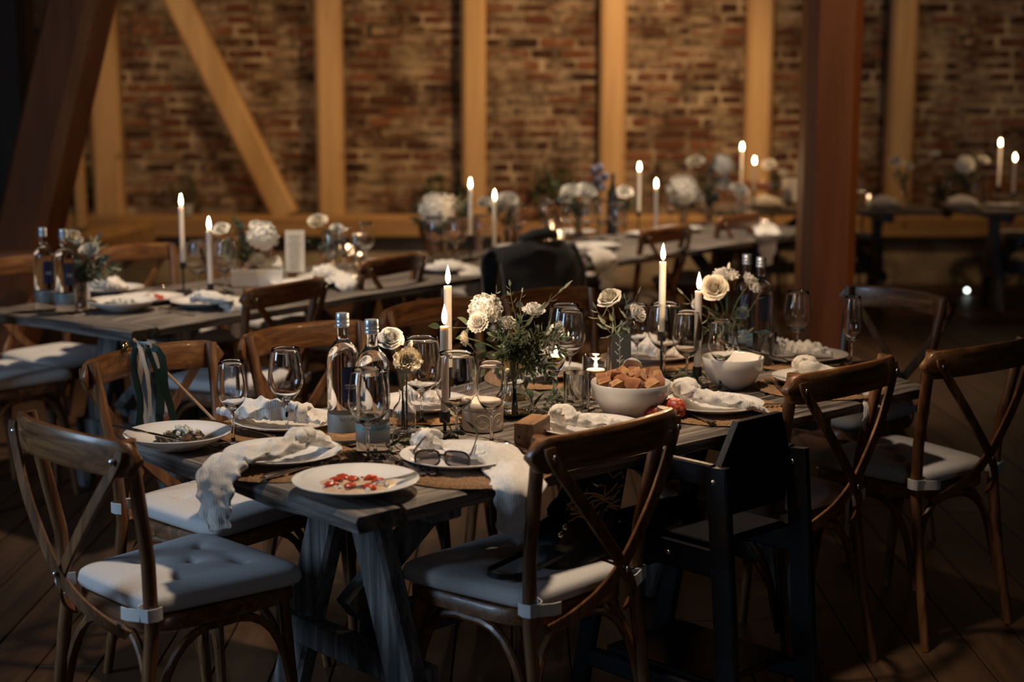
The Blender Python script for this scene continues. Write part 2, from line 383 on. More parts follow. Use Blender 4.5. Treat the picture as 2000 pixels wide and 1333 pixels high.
for i, (px, pw) in enumerate(POSTS):
    p = D(px, 200, WY-.14)
    beam('wall_post', (p.x, WY-.08, .58), (p.x, WY-.08, 4.0), pw*WY/FPX, .19, mt['post'])
q0 = D(556, 418, WY-.14); q1 = D(347, 0, WY-.14); dd = (q1-q0)
beam('wall_brace', (q0.x, WY-.085, q0.z-.02), (q0.x+dd.x*1.9, WY-.085, q0.z+dd.z*1.9), .22, .18, mt['post'])
# thin stud and dark gap by the left corner
p = D(157, 300, WY-.3); beam('wall_stud', (p.x, WY-.35, .5), (p.x, WY-.35, 4), .075, .1, mt['post'])
beam('cross_beam', (-3.05, WY-.18, .42), (-3.2, WY-1.6, .42), .24, .24, mt['beamx'], (1, 0, 0))
# big red post and leaning brace, mid room
p = P(1614, 830, 0)
PY = 7.7; p = D(1614, 400, PY)
beam('room_post', (p.x, PY, 0), (p.x+.0, PY, 4), .262, .26, mt['dpost'])
a = D(35, 560, 8.3); b_ = D(160, 0, 8.3); v = b_-a
st = a-v*((a.z-.0)/v.z)
beam('room_brace', st, b_+v*1.2, .30, .26, mt['dpost'], (-.35, -1, 0))
p = D(24, 200, 8.9); beam('room_post', (p.x, 8.9, 0), (p.x, 8.9, 4), .24, .24, mt['darkwood'])
p = D(30, 503, 8.0); beam('low_rail', (p.x-1.1, 8.0, p.z), (p.x+.14, 8.0, p.z), .07, .07, mt['dpost'])
struct('wall_left', MB().box((-4.25, 5, 2), (.1, 16, 4)), mt['darkwood'])
struct('wall_right', MB().box((5.75, 5, 2), (.1, 16, 4)), mt['plaster'])
struct('wall_front', MB().box((.6, -2.9, 2), (10.2, .1, 4)), mt['plaster'])
struct('ceiling', MB().box((.6, 5, 4.05), (10.4, 16.2, .1)), mt['darkwood'])

# ------------------------------------------------------------------ chairs
def bez(a, b_, c, n):
    a, b_, c = Vector(a), Vector(b_), Vector(c)
    return [(a*(1-t)**2+b_*2*t*(1-t)+c*t*t) for t in [i/(n-1) for i in range(n)]]
def seat_outline(s=1.0, n=44, e=.42, wf=.212, wb=.184):
    pts = []
    for i in range(n):
        a = 2*PI*i/n; cx, sy = math.cos(a), math.sin(a)
        px = math.copysign(abs(cx)**e, cx); py = math.copysign(abs(sy)**e, sy)
        wd = wb+(wf-wb)*(py+1)/2
        pts.append((px*wd*s, py*.205*s-.0))
    return pts
RIV = MB().blob((0, 0, 0), .008, 6, 0, sq=(1, .6, 1)).mesh('rivet', mt['rivet'])
def build_chair():
    t = thing('cross_back_chair', 'x', 'chair')
    ol = seat_outline()
    mb = MB(); n = len(ol)
    vs_ = []
    for k, z in ((.94, .424), (1, .430), (1, .458), (.97, .466)):
        vs_ += [(x*k, y*k, z) for x, y in ol]
    fs = [tuple(reversed(range(n))), tuple(3*n+i for i in range(n))]
    for l in range(3): fs += [(l*n+i, l*n+(i+1) % n, (l+1)*n+(i+1) % n, (l+1)*n+i) for i in range(n)]
    mb.add(vs_, fs); O('seat_frame', mb.mesh('seat_frame', mt['chairx']), t)
    for s in (-1, 1):
        # rear leg runs on as back post
        pts = [(s*.200, -.275, 0), (s*.188, -.235, .22), (s*.183, -.205, .44), (s*.190, -.212, .60), (s*.205, -.240, .76), (s*.214, -.262, .885)]
        sm = []
        for i in range(len(pts)-1):
            for q in range(3): sm.append(Vector(pts[i]).lerp(Vector(pts[i+1]), q/3))
        sm.append(Vector(pts[-1]))
        O('leg', MB().tube(sm, [.0135+.003*min(1, i/5) for i in range(len(sm))], 10).mesh('leg', mt['chair']), t)
        O('leg', MB().tube([(s*.200, .19, 0), (s*.186, .165, .22), (s*.178, .15, .43)], [.0125, .0155, .017], 10).mesh('leg', mt['chair']), t)
        O('side_brace', MB().tube([(s*.192, -.225, .17)]+bez((s*.192, -.205, .24), (s*.186, -.165, .44), (s*.183, -.02, .418), 8)+bez((s*.183, -.02, .418), (s*.186, .13, .44), (s*.194, .155, .24), 8)[1:]+[(s*.196, .172, .17)], .0105, 8).mesh('brace', mt['chair']), t)
    for sy, yy in ((-1, -.218), (1, .160)):
        O('brace', MB().tube([(-.190, yy*1.03, .17)]+bez((-.180, yy, .24), (-.15, yy*.9, .44), (0, yy*.85, .416), 8)+bez((0, yy*.85, .416), (.15, yy*.9, .44), (.180, yy, .24), 8)[1:]+[(.190, yy*1.03, .17)], .0105, 8).mesh('brace', mt['chair']), t)
    # curved top rail
    def rail(i, j):
        s_ = -1+2*i; x = s_*.252; y = -.325+.062*abs(s_)**2.2
        e = 1-max(0, abs(s_)-.86)/.14; hh = .041*math.sqrt(max(.02, 1-(1-e)**2)) if e < 1 else .041
        a = 2*PI*j; ca, sa = math.cos(a), math.sin(a)
        zc = .845+.010*(1-s_*s_)
        return Vector((x, y+.0125*math.copysign(abs(ca)**.5, ca)+(.012 if 0 else 0), zc+hh*math.copysign(abs(sa)**.55, sa)))
    mb = MB(); nu, nv = 29, 16
    vs_ = [rail(i/(nu-1), j/nv) for i in range(nu) for j in range(nv)]
    fs = [tuple(range(nv)), tuple(reversed([(nu-1)*nv+j for j in range(nv)]))]
    for i in range(nu-1): fs += [(i*nv+j, (i+1)*nv+j, (i+1)*nv+(j+1) % nv, i*nv+(j+1) % nv) for j in range(nv)]
    mb.add(vs_, fs); O('top_rail', mb.mesh('top_rail', mt['chairx']), t)
    for s in (-1, 1):
        pts = [(s*.222, -.294, .868), (s*.212, -.300, .835), (s*.130, -.318, .72), (s*.05, -.322, .62), (s*.0, -.318, .560), (-s*.05, -.300, .505), (-s*.10, -.262, .455), (-s*.125, -.224, .425)]
        sm = []
        for i in range(len(pts)-1):
            p0, p1, p2, p3 = [Vector(pts[max(0, min(len(pts)-1, i+k))]) for k in (-1, 0, 1, 2)]
            for q in range(4):
                tt = q/4; sm.append(.5*((2*p1)+(p2-p0)*tt+(2*p0-5*p1+4*p2-p3)*tt*tt+(3*p1-p0-3*p2+p3)*tt**3))
        sm.append(Vector(pts[-1]))
        off = Vector((0, .005*s, 0))
        O('cross_strip', MB().bar([p+off for p in sm], [.031]*len(sm), .0085, (0, -1, .15)).mesh('cross_strip', mt['chair']), t)
        O('rivet', RIV, t, (s*.214, -.306, .845)); O('rivet', RIV, t, (s*.214, -.2465, .845))
    for q_ in ((0, -.333, .560), (.185, -.222, .40), (-.185, -.222, .40)): O('rivet', RIV, t, q_, scale=.85)
    # tufted cushion
    tuft = [(-.085, -.07), (.085, -.07), (0, .02), (-.085, .10), (.085, .10)]
    def top(x, y, r):
        z = .520-.014*r**7
        for a, c in tuft:
            d = math.hypot(x-a, (y-c)*1.3); z -= .014*math.exp(-(d/.016)**2)+.007*math.exp(-(d/.05)**2)
        return z+.0015*noise.noise(Vector((x*9, y*9, 3)))
    mb = MB(); ns = 48; ol = seat_outline(.99, ns, .24, .222, .170); vs_ = []; fs = []
    rings = [1-(i/14)**1.3 for i in range(14)]
    def dimp(x, y, k): return (x*k, y*k)
    low = [(.955, .468), (1.0, .474), (1.012, .484), (1.0, .498)]
    for k, z in low: vs_ += [(x*k, y*k, z+.001*noise.noise(Vector((x*20, y*20, z*40)))) for x, y in ol]
    for r_ in rings:
        rr = r_*.985
        vs_ += [(x*rr, y*rr, top(x*rr, y*rr, r_)-(0 if r_ < 1 else .002)) for x, y in ol]
    NR = len(low)+len(rings)
    fs = [tuple(reversed(range(ns)))]
    for l in range(NR-1): fs += [(l*ns+i, l*ns+(i+1) % ns, (l+1)*ns+(i+1) % ns, (l+1)*ns+i) for i in range(ns)]
    vs_.append((0, 0, top(0, 0, 0))); fs += [((NR-1)*ns+i, (NR-1)*ns+(i+1) % ns, len(vs_)-1) for i in range(ns)]
    mb.add(vs_, fs); cu = O('cushion', mb.mesh('cushion', mt['cushion'], True, 60), t)
    for s in (-1, 1):
        pts = [(s*.150, -.200, .487), (s*.162, -.223, .486), (s*.180, -.2315, .485), (s*.202, -.225, .485), (s*.2065, -.205, .485), (s*.200, -.188, .485)]
        O('strap', MB().bar(pts, .030, .003, [(Vector(p)-Vector((s*.183, -.205, .485))).normalized()[:] for p in pts]).mesh('strap', mt['cushion']), cu)
        O('strap_end', MB().bar([(s*.18, -.2315, .484), (s*.145, -.243, .481), (s*.118, -.240, .478)], .028, .0035, (0, -1, .1)).mesh('strap', mt['cushion']), cu)
    return t
chair0 = build_chair()
CH_USED = []
CHAIR_G = 'cross back chairs round the tables'
def chair(pl, pr, label, front=False, z=.845, loc=None, facing=None, nudge=(0, 0)):
    if loc is None:
        a = P(*pl, z); b_ = P(*pr, z)
        if front: a, b_ = b_, a
        ex = (b_-a); ang = math.atan2(ex.y, ex.x); mid = (a+b_)/2
        c = Vector((mid.x, mid.y, 0))-Matrix.Rotation(ang, 3, 'Z') @ Vector((0, -.285, 0))
        c += Vector((*nudge, 0))
    else:
        ang = facing-PI/2; c = Vector((*loc, 0))
    if not CH_USED:
        o = chair0; o.location = c; o.rotation_euler = (0, 0, ang); o['label'] = label
    else: o = copy_tree(chair0, c, ang, label)
    o['group'] = CHAIR_G; CH_USED.append(o); return o, c, ang
chA = chair((163, 737), (410, 692), 'brown cross back chair with ribboned stick hung on its rail', True)
chB = chair((478, 682), (698, 651), 'brown cross back chair behind the two water bottles of the front table', True)
chair((745, 632), (925, 603), 'brown cross back chair mostly hidden behind the tall front candle', True)
chair((985, 603), (1141, 583), 'brown cross back chair just behind the large green bouquet of the front table', True)
chE = chair((1057, 897), (1322, 830), 'cross back chair with a black handbag on its seat')
chF = chair((1557, 765), (1745, 722), 'cross back chair seen from behind, just right of the black high chair')
chG = chair((1832, 716), (2008, 686), 'cross back chair seen from behind at the right edge of the photo')
chH = chair((1655, 578), (1862, 606), 'cross back chair facing the right end of the front table', True)
chI = chair((36, 838), (240, 903), 'dark cross back chair at the front left end of the front table')
chair((484, 588), (638, 560), 'cross back chair behind the bottles, tucked at the near side of the left table')
chair((707, 530), (833, 508), 'cross back chair at the near side of the left table, close to its far end')
chL = chair((985, 497), (1118, 480), 'cross back chair with a black coat hung over its back', nudge=(-.02, -.20))
chM = chair((1250, 467), (1356, 452), 'cross back chair behind the tallest candle of the front table')
chair((1397, 440), (1492, 426), 'cross back chair next to the thick red brown post, on its left')

# ------------------------------------------------------------------ tables
TZ = .76
class Frame:
    def __init__(s, a, ang): s.a = Vector((a[0], a[1], 0)); s.ang = ang; s.u = Vector((math.cos(ang), math.sin(ang), 0)); s.n = Vector((-math.sin(ang), math.cos(ang), 0))
    def __call__(s, u, n, z=TZ): return s.a+s.u*u+s.n*n+Vector((0, 0, z))
def plank_mesh(L, Wd, t, seed, mat, ends=(0, 0), worn=.006):
    mb = MB(); nu = max(10, int(L/.06)); prof = [(-.5, -.5), (.5, -.5), (.5, .25), (.44, .5), (.15, .5), (-.15, .5), (-.44, .5), (-.5, .25)]
    vs_ = []
    for i in range(nu+1):
        s_ = i/nu
        for a, c in prof:
            x = s_*L+(ends[0]*(a+.5) if i == 0 else (ends[1]*(a+.5) if i == nu else 0))
            q = Vector((x*3, seed*7.3+a*2, c))
            dy = worn*noise.noise(q) if abs(a) > .4 else 0
            dz = (.0025*noise.noise(Vector((x*4, a*9, seed))) if c > 0 else worn*.6*noise.noise(q*1.7))
            if i in (0, nu) and c >= .25: dz -= .003
            vs_.append((x, a*Wd+dy, c*t+dz))
    n = len(prof); fs = [tuple(reversed(range(n))), tuple(nu*n+k for k in range(n))]
    for i in range(nu): fs += [(i*n+k, i*n+(k+1) % n, (i+1)*n+(k+1) % n, (i+1)*n+k) for k in range(n)]
    mb.add([Vector(p) for p in vs_], [tuple(reversed(f)) for f in fs]); me = mb.mesh('plank', mat, True, 35); return me
def table(label, a, ang, L, Wd, ends=None, seed=1, np_=4, eb=.13):
    t = thing('trestle_table', label, 'table', 'weathered plank tables', (a[0], a[1], 0), ang)
    th = .036; w1 = Wd/np_
    for i in range(np_):
        ex = 0 if ends is None else ends[i]; ex2 = 0 if ends is None else ends[i+1]-ends[i]
        O('plank', plank_mesh(L-eb-.003+ex, w1-.003, th, seed+i, mt['table'], (0, ex2)), t, (eb+.003, w1*(i+.5), TZ-th/2-.0025))
    O('end_board', plank_mesh(Wd+.012, eb, th+.003, seed+9, mt['tabley0'], worn=.013), t, (eb/2, -.006, TZ-th/2-.0025), PI/2)
    for ux in (.34, L-.36):
        O('top_bar', MB().box((ux, Wd/2, TZ-.036-.036), (.085, Wd*.76, .058), bev=.004).mesh('top_bar', mt['tleg']), t)
        for s in (-1, 1):
            pts = [(ux+(.03 if s > 0 else -.03), Wd/2+s*Wd*.10, TZ-.09), (ux+(.03 if s > 0 else -.03), Wd/2+s*Wd*.36, 0.0)]
            O('leg', MB().bar([Vector(pts[0]).lerp(Vector(pts[1]), k/5) for k in range(6)], .105, .055, (1, 0, 0)).mesh('leg', mt['tleg']), t)
        O('cross_bar', MB().box((ux, Wd/2, .26), (.05, Wd*.62, .07), bev=.004).mesh('cross_bar', mt['tleg']), t)
    O('stretcher', MB().box((L/2, Wd/2, .30), (L-.76, .05, .09), bev=.004).mesh('stretcher', mt['tleg']), t)
    for s, ux in ((1, .37), (-1, L-.39)):
        O('diagonal_brace', MB().bar([Vector((ux, Wd/2+.06, .34)).lerp(Vector((ux+s*.48, Wd/2+.06, TZ-.05)), k/3) for k in range(4)], .07, .05, (0, 1, 0)).mesh('diagonal_brace', mt['tleg']), t)
    return t
mt['tabley0'] = mt['table']
F1 = Frame((-.318, 3.079), R(42.8)); L1, W1 = 2.10, .945
table('grey weathered plank table in front, laid with bread bowl and green bouquet', F1.a, F1.ang, L1, W1, ends=[-.01, .09, .13, .22, .26], seed=1)
a2 = P(255, 645, TZ); F2 = Frame(a2, R(54)); table('grey weathered plank table at the left with food plates and white hydrangeas', a2, F2.ang, 2.24, .90, seed=21)
F3 = Frame((.07, 7.26), R(51.7)); table('plank table beyond the black coat, ending near the thick post', F3.a, F3.ang, 3.05, .86, seed=41)
F4 = Frame((1.36, 11.06), 0.02); table('plank table set along the brick wall behind the thick post', F4.a, F4.ang, 1.70, .82, seed=61)
F5 = Frame((3.22, 11.10), 0.0); table('plank table along the brick wall at the right edge of the photo', F5.a, F5.ang, 2.0, .82, seed=81)
# far side chairs of the left and rear tables, and wall side chairs
far = [('chair on the far side of the left table, behind its two water bottles', F2, .50, .98), ('chair on the far side of the left table, behind the white bread dish', F2, 1.15, .98),
       ('chair on the far side of the left table, behind the single white peony', F2, 1.80, .98), ('chair on the far side of the long rear table, left one', F3, .95, .96),
       ('chair on the far side of the long rear table, nearer the thick post', F3, 1.75, .96)]
for lb, Fr, u, n in far:
    p = Fr(u, n+.06, 0); chair(0, 0, 'cross back '+lb, loc=(p.x, p.y), facing=Fr.ang-PI/2)
for x_, lb in ((1.85, 'first seat beyond the thick post'), (2.56, 'second seat beyond the thick post')):
    chair(0, 0, 'cross back chair between the wall table and the bricks, '+lb, loc=(x_, 12.06), facing=-PI/2)
chair(0, 0, 'cross back chair at the right edge, between the wall table and the bricks', loc=(3.95, 12.06), facing=-PI/2)
chair(0, 0, 'cross back chair tucked under the front end of the left table', loc=tuple((P(55, 735, .47)+Vector((-.08, -.10, 0)))[:2]), facing=F2.ang)

# ------------------------------------------------------------------ glassware
def stem_glass(h, rb, rim, foot, stem_h, thick=.0011, n=32):
    """foot, stem, bowl: outer profile up, inner profile down"""
    bz = stem_h; bh = h-bz; out = [(0, 0), (foot, 0), (foot, .0012), (foot*.55, .0035), (.006, .009), (.0038, .02), (.0034, bz*.75), (.0045, bz-.006), (.010, bz+.001)]
    prof = []
    for i in range(1, 15):
        t = i/14; zz = bz+bh*t
        if t < .42: r = .010+(rb-.010)*math.sin(t/.42*PI/2)**.8
        else: r = rb+(rim-rb)*((t-.42)/.58)**1.6
        prof.append((r, zz))
    inner = [(max(0.0005, r-thick), z) for r, z in reversed(prof)]
    inner = inner[:-1]+[(.008, bz+.0075), (0, bz+.005)]
    return MB().lathe(out+prof+[(rim-thick*.5, h+.0006)]+inner, n).mesh('wine_glass', mt['glass'], True, 60)
ME = dict(
    wine=stem_glass(.222, .0445, .034, .036, .088), small=stem_glass(.205, .0375, .030, .034, .085),
    balloon=stem_glass(.225, .052, .042, .039, .082), flute=stem_glass(.225, .031, .024, .031, .085))
mb = MB().lathe([(0, 0), (.030, 0), (.0305, .003), (.034, .04), (.038, .108), (.0375, .1088), (.0362, .108), (.0325, .045), (.0295, .012), (0, .011)], 36, fn=lambda a, i: 1+(.028*math.cos(a*12) if i in (2, 3) else (.02*math.cos(a*12) if i in (7, 8) else 0)))
ME['tumbler'] = mb.mesh('tumbler', mt['glass'], True, 50)
ME['hurricane'] = MB().lathe([(0, 0), (.036, 0), (.038, .003), (.038, .118), (.0371, .1187), (.0362, .118), (.0362, .009), (0, .007)], 36).mesh('candle_jar', mt['glass'], True, 50)
ME['tallcyl'] = MB().lathe([(0, 0), (.030, 0), (.031, .003), (.031, .125), (.030, .1255), (.0295, .125), (.0295, .007), (0, .006)], 32).mesh('cylinder_vase', mt['glass'], True, 50)
ME['bottle'] = MB().lathe([(0, .004), (.030, .0), (.0375, .004), (.0385, .012), (.0385, .178), (.037, .192), (.031, .206), (.021, .216), (.0155, .222), (.0135, .232), (.0132, .262), (.0125, .266), (0, .267)], 32).mesh('bottle_body', mt['water'], True, 50)
ME['cap'] = MB().lathe([(.0150, .250), (.0158, .2515), (.0158, .2565), (.0148, .2575), (.0158, .259), (.0158, .264), (.0150, .265), (.0156, .267), (.0156, .277), (.0145, .279), (0, .2792)], 28).mesh('cap', mt['capmetal'], True, 50)
ME['band'] = MB().lathe([(.0388, .030), (.0392, .031), (.0392, .068), (.0388, .069)], 32).mesh('band', mt['labelband'])
ME['stripe'] = MB().lathe([(.0394, .057), (.0396, .0575), (.0396, .060), (.0394, .0605)], 32).mesh('stripe', mt['teal'])
def label_patch(w_, z0, z1, r, mat, name='label'):
    def f(i, j):
        a = (i-.5)*w_/r-PI/2
        e = max(0, abs(i-.5)*2-.8)/.2
        zc = (z0+z1)/2; zz = zc+(z1-z0)/2*(2*j-1)*(1-.12*e*e)
        return Vector((r*math.cos(a), r*math.sin(a), zz))
    return MB().grid(f, 14, 8).mesh(name, mat)
ME['blue'] = label_patch(.036, .096, .170, .0389, mt['labelblue'])
def text_mesh(txt, size, mat, bend=None, ext=.0003, flip=False):
    cu = bpy.data.curves.new('lettering', 'FONT'); cu.body = txt; cu.size = size; cu.align_x = 'CENTER'; cu.extrude = ext; cu.resolution_u = 3
    ob = bpy.data.objects.new('tmp', cu); me = bpy.data.meshes.new_from_object(ob); bpy.data.objects.remove(ob)
    for v in me.vertices:
        x, y, z = v.co
        if bend:
            r, zc = bend; a = x/r-PI/2; rr = r+z; v.co = (rr*math.cos(a), rr*math.sin(a), zc+y)
    me.materials.clear(); me.materials.append(mat); return me
ME['natur'] = text_mesh('NATURELL', .0105, mt['labeltext'], (.0396, .056))
ME['script'] = text_mesh('MINERAL\nWASSER', .0060, mt['labelwhite'], (.0392, .130))
def loc_of(p, dz=0): return Vector((p[0], p[1], TZ+dz))
def glass(kind, p, label, group, rz=0, s=1.0):
    o = O('wine_glass' if kind != 'tumbler' else 'tumbler', ME[kind], None, loc_of(p), rz, s)
    return tag(o, label, 'glass', group)
def bottle(p, label, group, rz, teal=False):
    t = thing('water_bottle', label, 'bottle', group, loc_of(p), rz, (1.04, 1.04, 1.16))
    O('bottle_body', ME['bottle'], t); O('cap', ME['cap'], t)
    b_ = O('band', ME['band'], t); O('lettering', ME['natur'], b_)
    l = O('label', ME['blue'], t); O('lettering', ME['script'], l)
    if teal: O('stripe', ME['stripe'], t)
    return t
G1 = 'stemmed glasses on the front table'
for k, x, y, lb in [
    ('small', 456, 868, 'slim wine glass in front of the ribboned chair, beside the roast vegetable plate'),
    ('wine', 561, 852, 'tall wine glass behind the draped napkin plate, left of the water bottles'),
    ('wine', 719, 905, 'wine glass standing in front of the two water bottles, the nearer one'),
    ('small', 733, 893, 'wine glass standing right behind the nearest one, in front of the second water bottle'),
    ('balloon', 824, 828, 'balloon wine glass left of the tall candle, behind the white lisianthus'),
    ('balloon', 892, 866, 'balloon wine glass in front of the short left candle'),
    ('small', 960, 871, 'wine glass in front of the lidded stoneware pot'),
    ('balloon', 1103, 742, 'balloon wine glass behind the tall floating candle'),
    ('wine', 1113, 752, 'wine glass just right of the floating candle on a stem'),
    ('small', 1243, 724, 'wine glass behind the white carnation of the small card bouquet'),
    ('balloon', 1297, 738, 'balloon wine glass behind the tallest candle'),
    ('wine', 1341, 756, 'wine glass left of the short right candle, bouquet showing through it'),
    ('small', 1407, 764, 'wine glass in front of the salad bowl'),
    ('wine', 1555, 704, 'tall wine glass in front of the thick post, right of the salad bowl'),
    ('flute', 1661, 720, 'champagne flute nearest the right end of the front table')]:
    glass(k, P(x, y, TZ), lb, G1, 0, 1.0)
bA = bottle(P(673, 868, TZ), 'water bottle with frosted band reading NATURELL, left one of the front pair', 'water bottles on the front table', R(28))
bottle(P(729, 888, TZ), 'water bottle with teal striped band, right one of the front pair', 'water bottles on the front table', R(52), True)
bottle(P(1455, 688, TZ), 'water bottle with navy label behind the salad bowl, beside the chrysanthemums', 'water bottles on the front table', R(-8))
bottle(P(1482, 696, TZ), 'water bottle right of its twin behind the salad bowl', 'water bottles on the front table', R(150), True)
bottle(P(90, 607, TZ), 'water bottle at the left end of the left table, farthest left', 'water bottles on the left table', R(40))
bottle(P(130, 612, TZ), 'water bottle beside the white flowers at the left end of the left table', 'water bottles on the left table', R(40), True)
tag(O('tumbler', ME['tumbler'], None, loc_of(P(1127, 806, TZ))), 'fluted water tumbler left of the bread bowl', 'glass', 'water tumblers')
tag(O('tumbler', ME['tumbler'], None, loc_of(P(1492, 716, TZ))), 'water tumbler behind the salad servers, right of the salad bowl', 'glass', 'water tumblers')

# ------------------------------------------------------------------ candles
def flame_mesh(h, r, n=12):
    return MB().lathe([(0, 0), (r*.55, h*.06), (r*.9, h*.2), (r, h*.33), (r*.86, h*.52), (r*.55, h*.72), (r*.25, h*.88), (0, h)], n).mesh('flame', mt['flameflat'], True, 0)
ME['flame'] = flame_mesh(.050, .0070); ME['flames'] = flame_mesh(.026, .005)
def flame_light(p, e):
    return lamp('POINT', 'candle_light', p, None, e, (1.0, .64, .34), shadow_soft_size=.012)
CP = 1.9
def candle(pos, top_z, hold_h, lc, lh, gname, lean=(0, 0), e=CP):
    """holder on the table, taper candle in it, flame on top. pos: world xy"""
    t = thing('candlestick', lh, 'candlestick', 'black candlesticks '+gname, (pos[0], pos[1], TZ))
    O('base', MB().lathe([(0, 0), (.034, 0), (.035, .003), (.033, .006), (.006, .008), (0, .008)], 28).mesh('base', mt['black']), t)
    O('stem', MB().lathe([(.0042, .007), (.0042, hold_h-.02), (0, hold_h-.02)], 12).mesh('stem', mt['black']), t)
    O('cup', MB().lathe([(.0, hold_h-.022), (.0125, hold_h-.022), (.0132, hold_h-.02), (.0135, hold_h+.006), (.012, hold_h+.007), (.0, hold_h+.0)], 20).mesh('cup', mt['black']), t)
    z0 = TZ+hold_h+.0005; L = top_z-z0
    c = thing('taper_candle', lc, 'candle', 'taper candles '+gname, (pos[0], pos[1], z0))
    lx, ly = lean
    path = [(lx*(k/8), ly*(k/8), L*k/8) for k in range(9)]
    O('wax', MB().tube(path, [.0102+.0004*k/8 for k in range(9)], 20).mesh('wax', mt['wax']), c)
    O('wick', MB().tube([(lx, ly, L-.002), (lx+.0005, ly, L+.005), (lx+.0015, ly, L+.009)], .0009, 6).mesh('wick', mt['wick']), c)
    O('flame', ME['flame'], c, (lx+.0008, ly, L+.0055))
    flame_light((pos[0]+lx, pos[1]+ly, top_z+.07), e)
def z_at(px, py, pos):  # height of the point seen at row py above a spot
    return D(px, py, pos[1]).z
G = 'on the front table'
for (bx, by, ty, hh, lc, lh) in [
    (876, 806, 559, .118, 'tall white taper candle left of the big green bouquet', 'tall black candlestick behind the short left candle'),
    (869, 850, 638, .055, 'shorter white taper candle standing in front of its taller twin, left of the stoneware pot', 'low black candlestick between the balloon glasses and the olive leaves'),
    (1291, 736, 512, .132, 'tallest white taper candle, behind the bread bowl', 'tall slim black candlestick behind the bread bowl'),
    (1361, 757, 569, .055, 'shorter white taper candle touching the white rose at the right', 'low black candlestick left of the salad bowl')]:
    p = P(bx, by, TZ); candle(p, z_at(bx, ty, p), hh, lc, lh, G)
for (bx, by, ty, hh, lc, lh, gn) in [
    (359, 570, 404, .12, 'tall taper candle left of the hydrangea on the left table', 'tall black candlestick on the left table, left of the pair', 'on the left table'),
    (412, 583, 450, .055, 'shorter taper candle beside the hydrangea on the left table', 'low black candlestick on the left table beside the balloon glasses', 'on the left table'),
    (919, 508, 369, .12, 'taper candle in front of the brightest wall post', 'candlestick in front of the brightest wall post', 'at the left end of the rear table'),
    (966, 505, 392, .055, 'lower taper candle just right of the brightest wall post', 'candlestick just right of the brightest wall post', 'at the left end of the rear table'),
    (1247, 455, 335, .12, 'taper candle left of the big round white bloom on the rear table', 'candlestick left of the big round white bloom on the rear table', 'on the rear table'),
    (1280, 466, 368, .055, 'lower taper candle touching the big round white bloom', 'candlestick beside the big round white bloom', 'on the rear table')]:
    p = P(bx, by, TZ); candle(p, z_at(bx, ty, p), hh, lc, lh, gn, e=.7)
for (bx, Y, ty, hh, lc, lh) in [
    (1449, 11.35, 294, .16, 'tall taper candle on the wall table, left of the thick post', 'candlestick on the wall table, left of the thick post'),
    (1474, 11.20, 321, .12, 'second taper candle on the wall table, nearer the thick post', 'candlestick on the wall table, nearer the thick post'),
    (1953, 11.45, 286, .14, 'tall taper candle at the right edge of the photo', 'candlestick at the right edge, the left one of two'),
    (1983, 11.30, 315, .10, 'lower taper candle at the right edge of the photo', 'candlestick at the right edge, the right one of two')]:
    p = D(bx, 300, Y); candle(p, z_at(bx, ty, p), hh, lc, lh, 'on the wall tables', e=.7)
ME['teaw'] = MB().lathe([(0, 0), (.012, .001), (.024, .010), (.0265, .017), (.024, .020), (.012, .0185), (0, .0175)], 24).mesh('wax', mt['wax'])
def floating(p, dz, label, group, s=1.0, e=.5):
    t = thing('floating_candle', label, 'candle', group, loc_of(p, dz), 0, s)
    O('wax', ME['teaw'], t); O('wick', MB().tube([(0, 0, .017), (0, 0, .024)], .0008, 6).mesh('wick', mt['wick']), t)
    O('flame', ME['flames'], t, (0, 0, .021)); flame_light(loc_of(p, dz+.055), e)
# jar with floating candle beside the card
p = P(1163, 776, TZ)
t = thing('candle_jar', 'straight clear glass jar half filled with water under a floating candle', 'jar', 'candle glasses on the front table', loc_of(p))
O('glass', ME['hurricane'], t); O('water', MB().lathe([(0, .0095), (.0355, .0098), (.0355, .070), (0, .0702)], 32).mesh('water', mt['water']), t)
floating(p, .062, 'round floating candle burning in the straight glass jar beside the card', 'floating candles')
p = P(1085, 778, TZ)
t = thing('candle_goblet', 'tall clear goblet holding a floating candle, right of the green bouquet', 'candle holder', 'candle glasses on the front table', loc_of(p))
O('foot_glass', MB().lathe([(0, 0), (.032, 0), (.033, .003), (.010, .007), (.0045, .014), (.004, .055), (.006, .068), (.016, .082), (.027, .105), (.0295, .130), (.0285, .1305), (.0262, .106), (.015, .086), (0, .080)], 32).mesh('goblet', mt['glass'], True, 60), t)
floating(p, .103, 'floating candle in the tall goblet right of the green bouquet', 'floating candles', .95)
tag(O('cylinder_vase', ME['tallcyl'], None, loc_of(P(1070, 752, TZ))), 'empty clear glass cylinder just behind the candle goblet', 'vase')
for x, y, lb, Y in [(682, 512, 'left tealight glowing in a glass at the far end of the left table', None), (704, 530, 'right tealight glowing in a glass at the far end of the left table', None),
                 (1078, 464, 'left glowing tealight glass right of the black coat', None), (1092, 478, 'right glowing tealight glass behind the black coat', None),
                 (1697, 380, 'tealight glass glowing on the wall table just right of the thick post', 11.5)]:
    q = P(x, y, TZ) if Y is None else D(x, y, Y)
    t = thing('tealight_glass', lb.replace('glowing', 'clear').replace('tealight', 'tealight'), 'candle holder', 'tealight glasses', loc_of(q)); O('glass', MB().lathe([(0, 0), (.028, 0), (.032, .01), (.036, .075), (.0348, .0755), (.030, .014), (0, .010)], 24).mesh('glass', mt['glass'], True, 60), t)
    floating(q, .022, lb.replace('in a glass', 'candle').replace('tealight glass', 'tealight candle'), 'tealights', .9, .35)

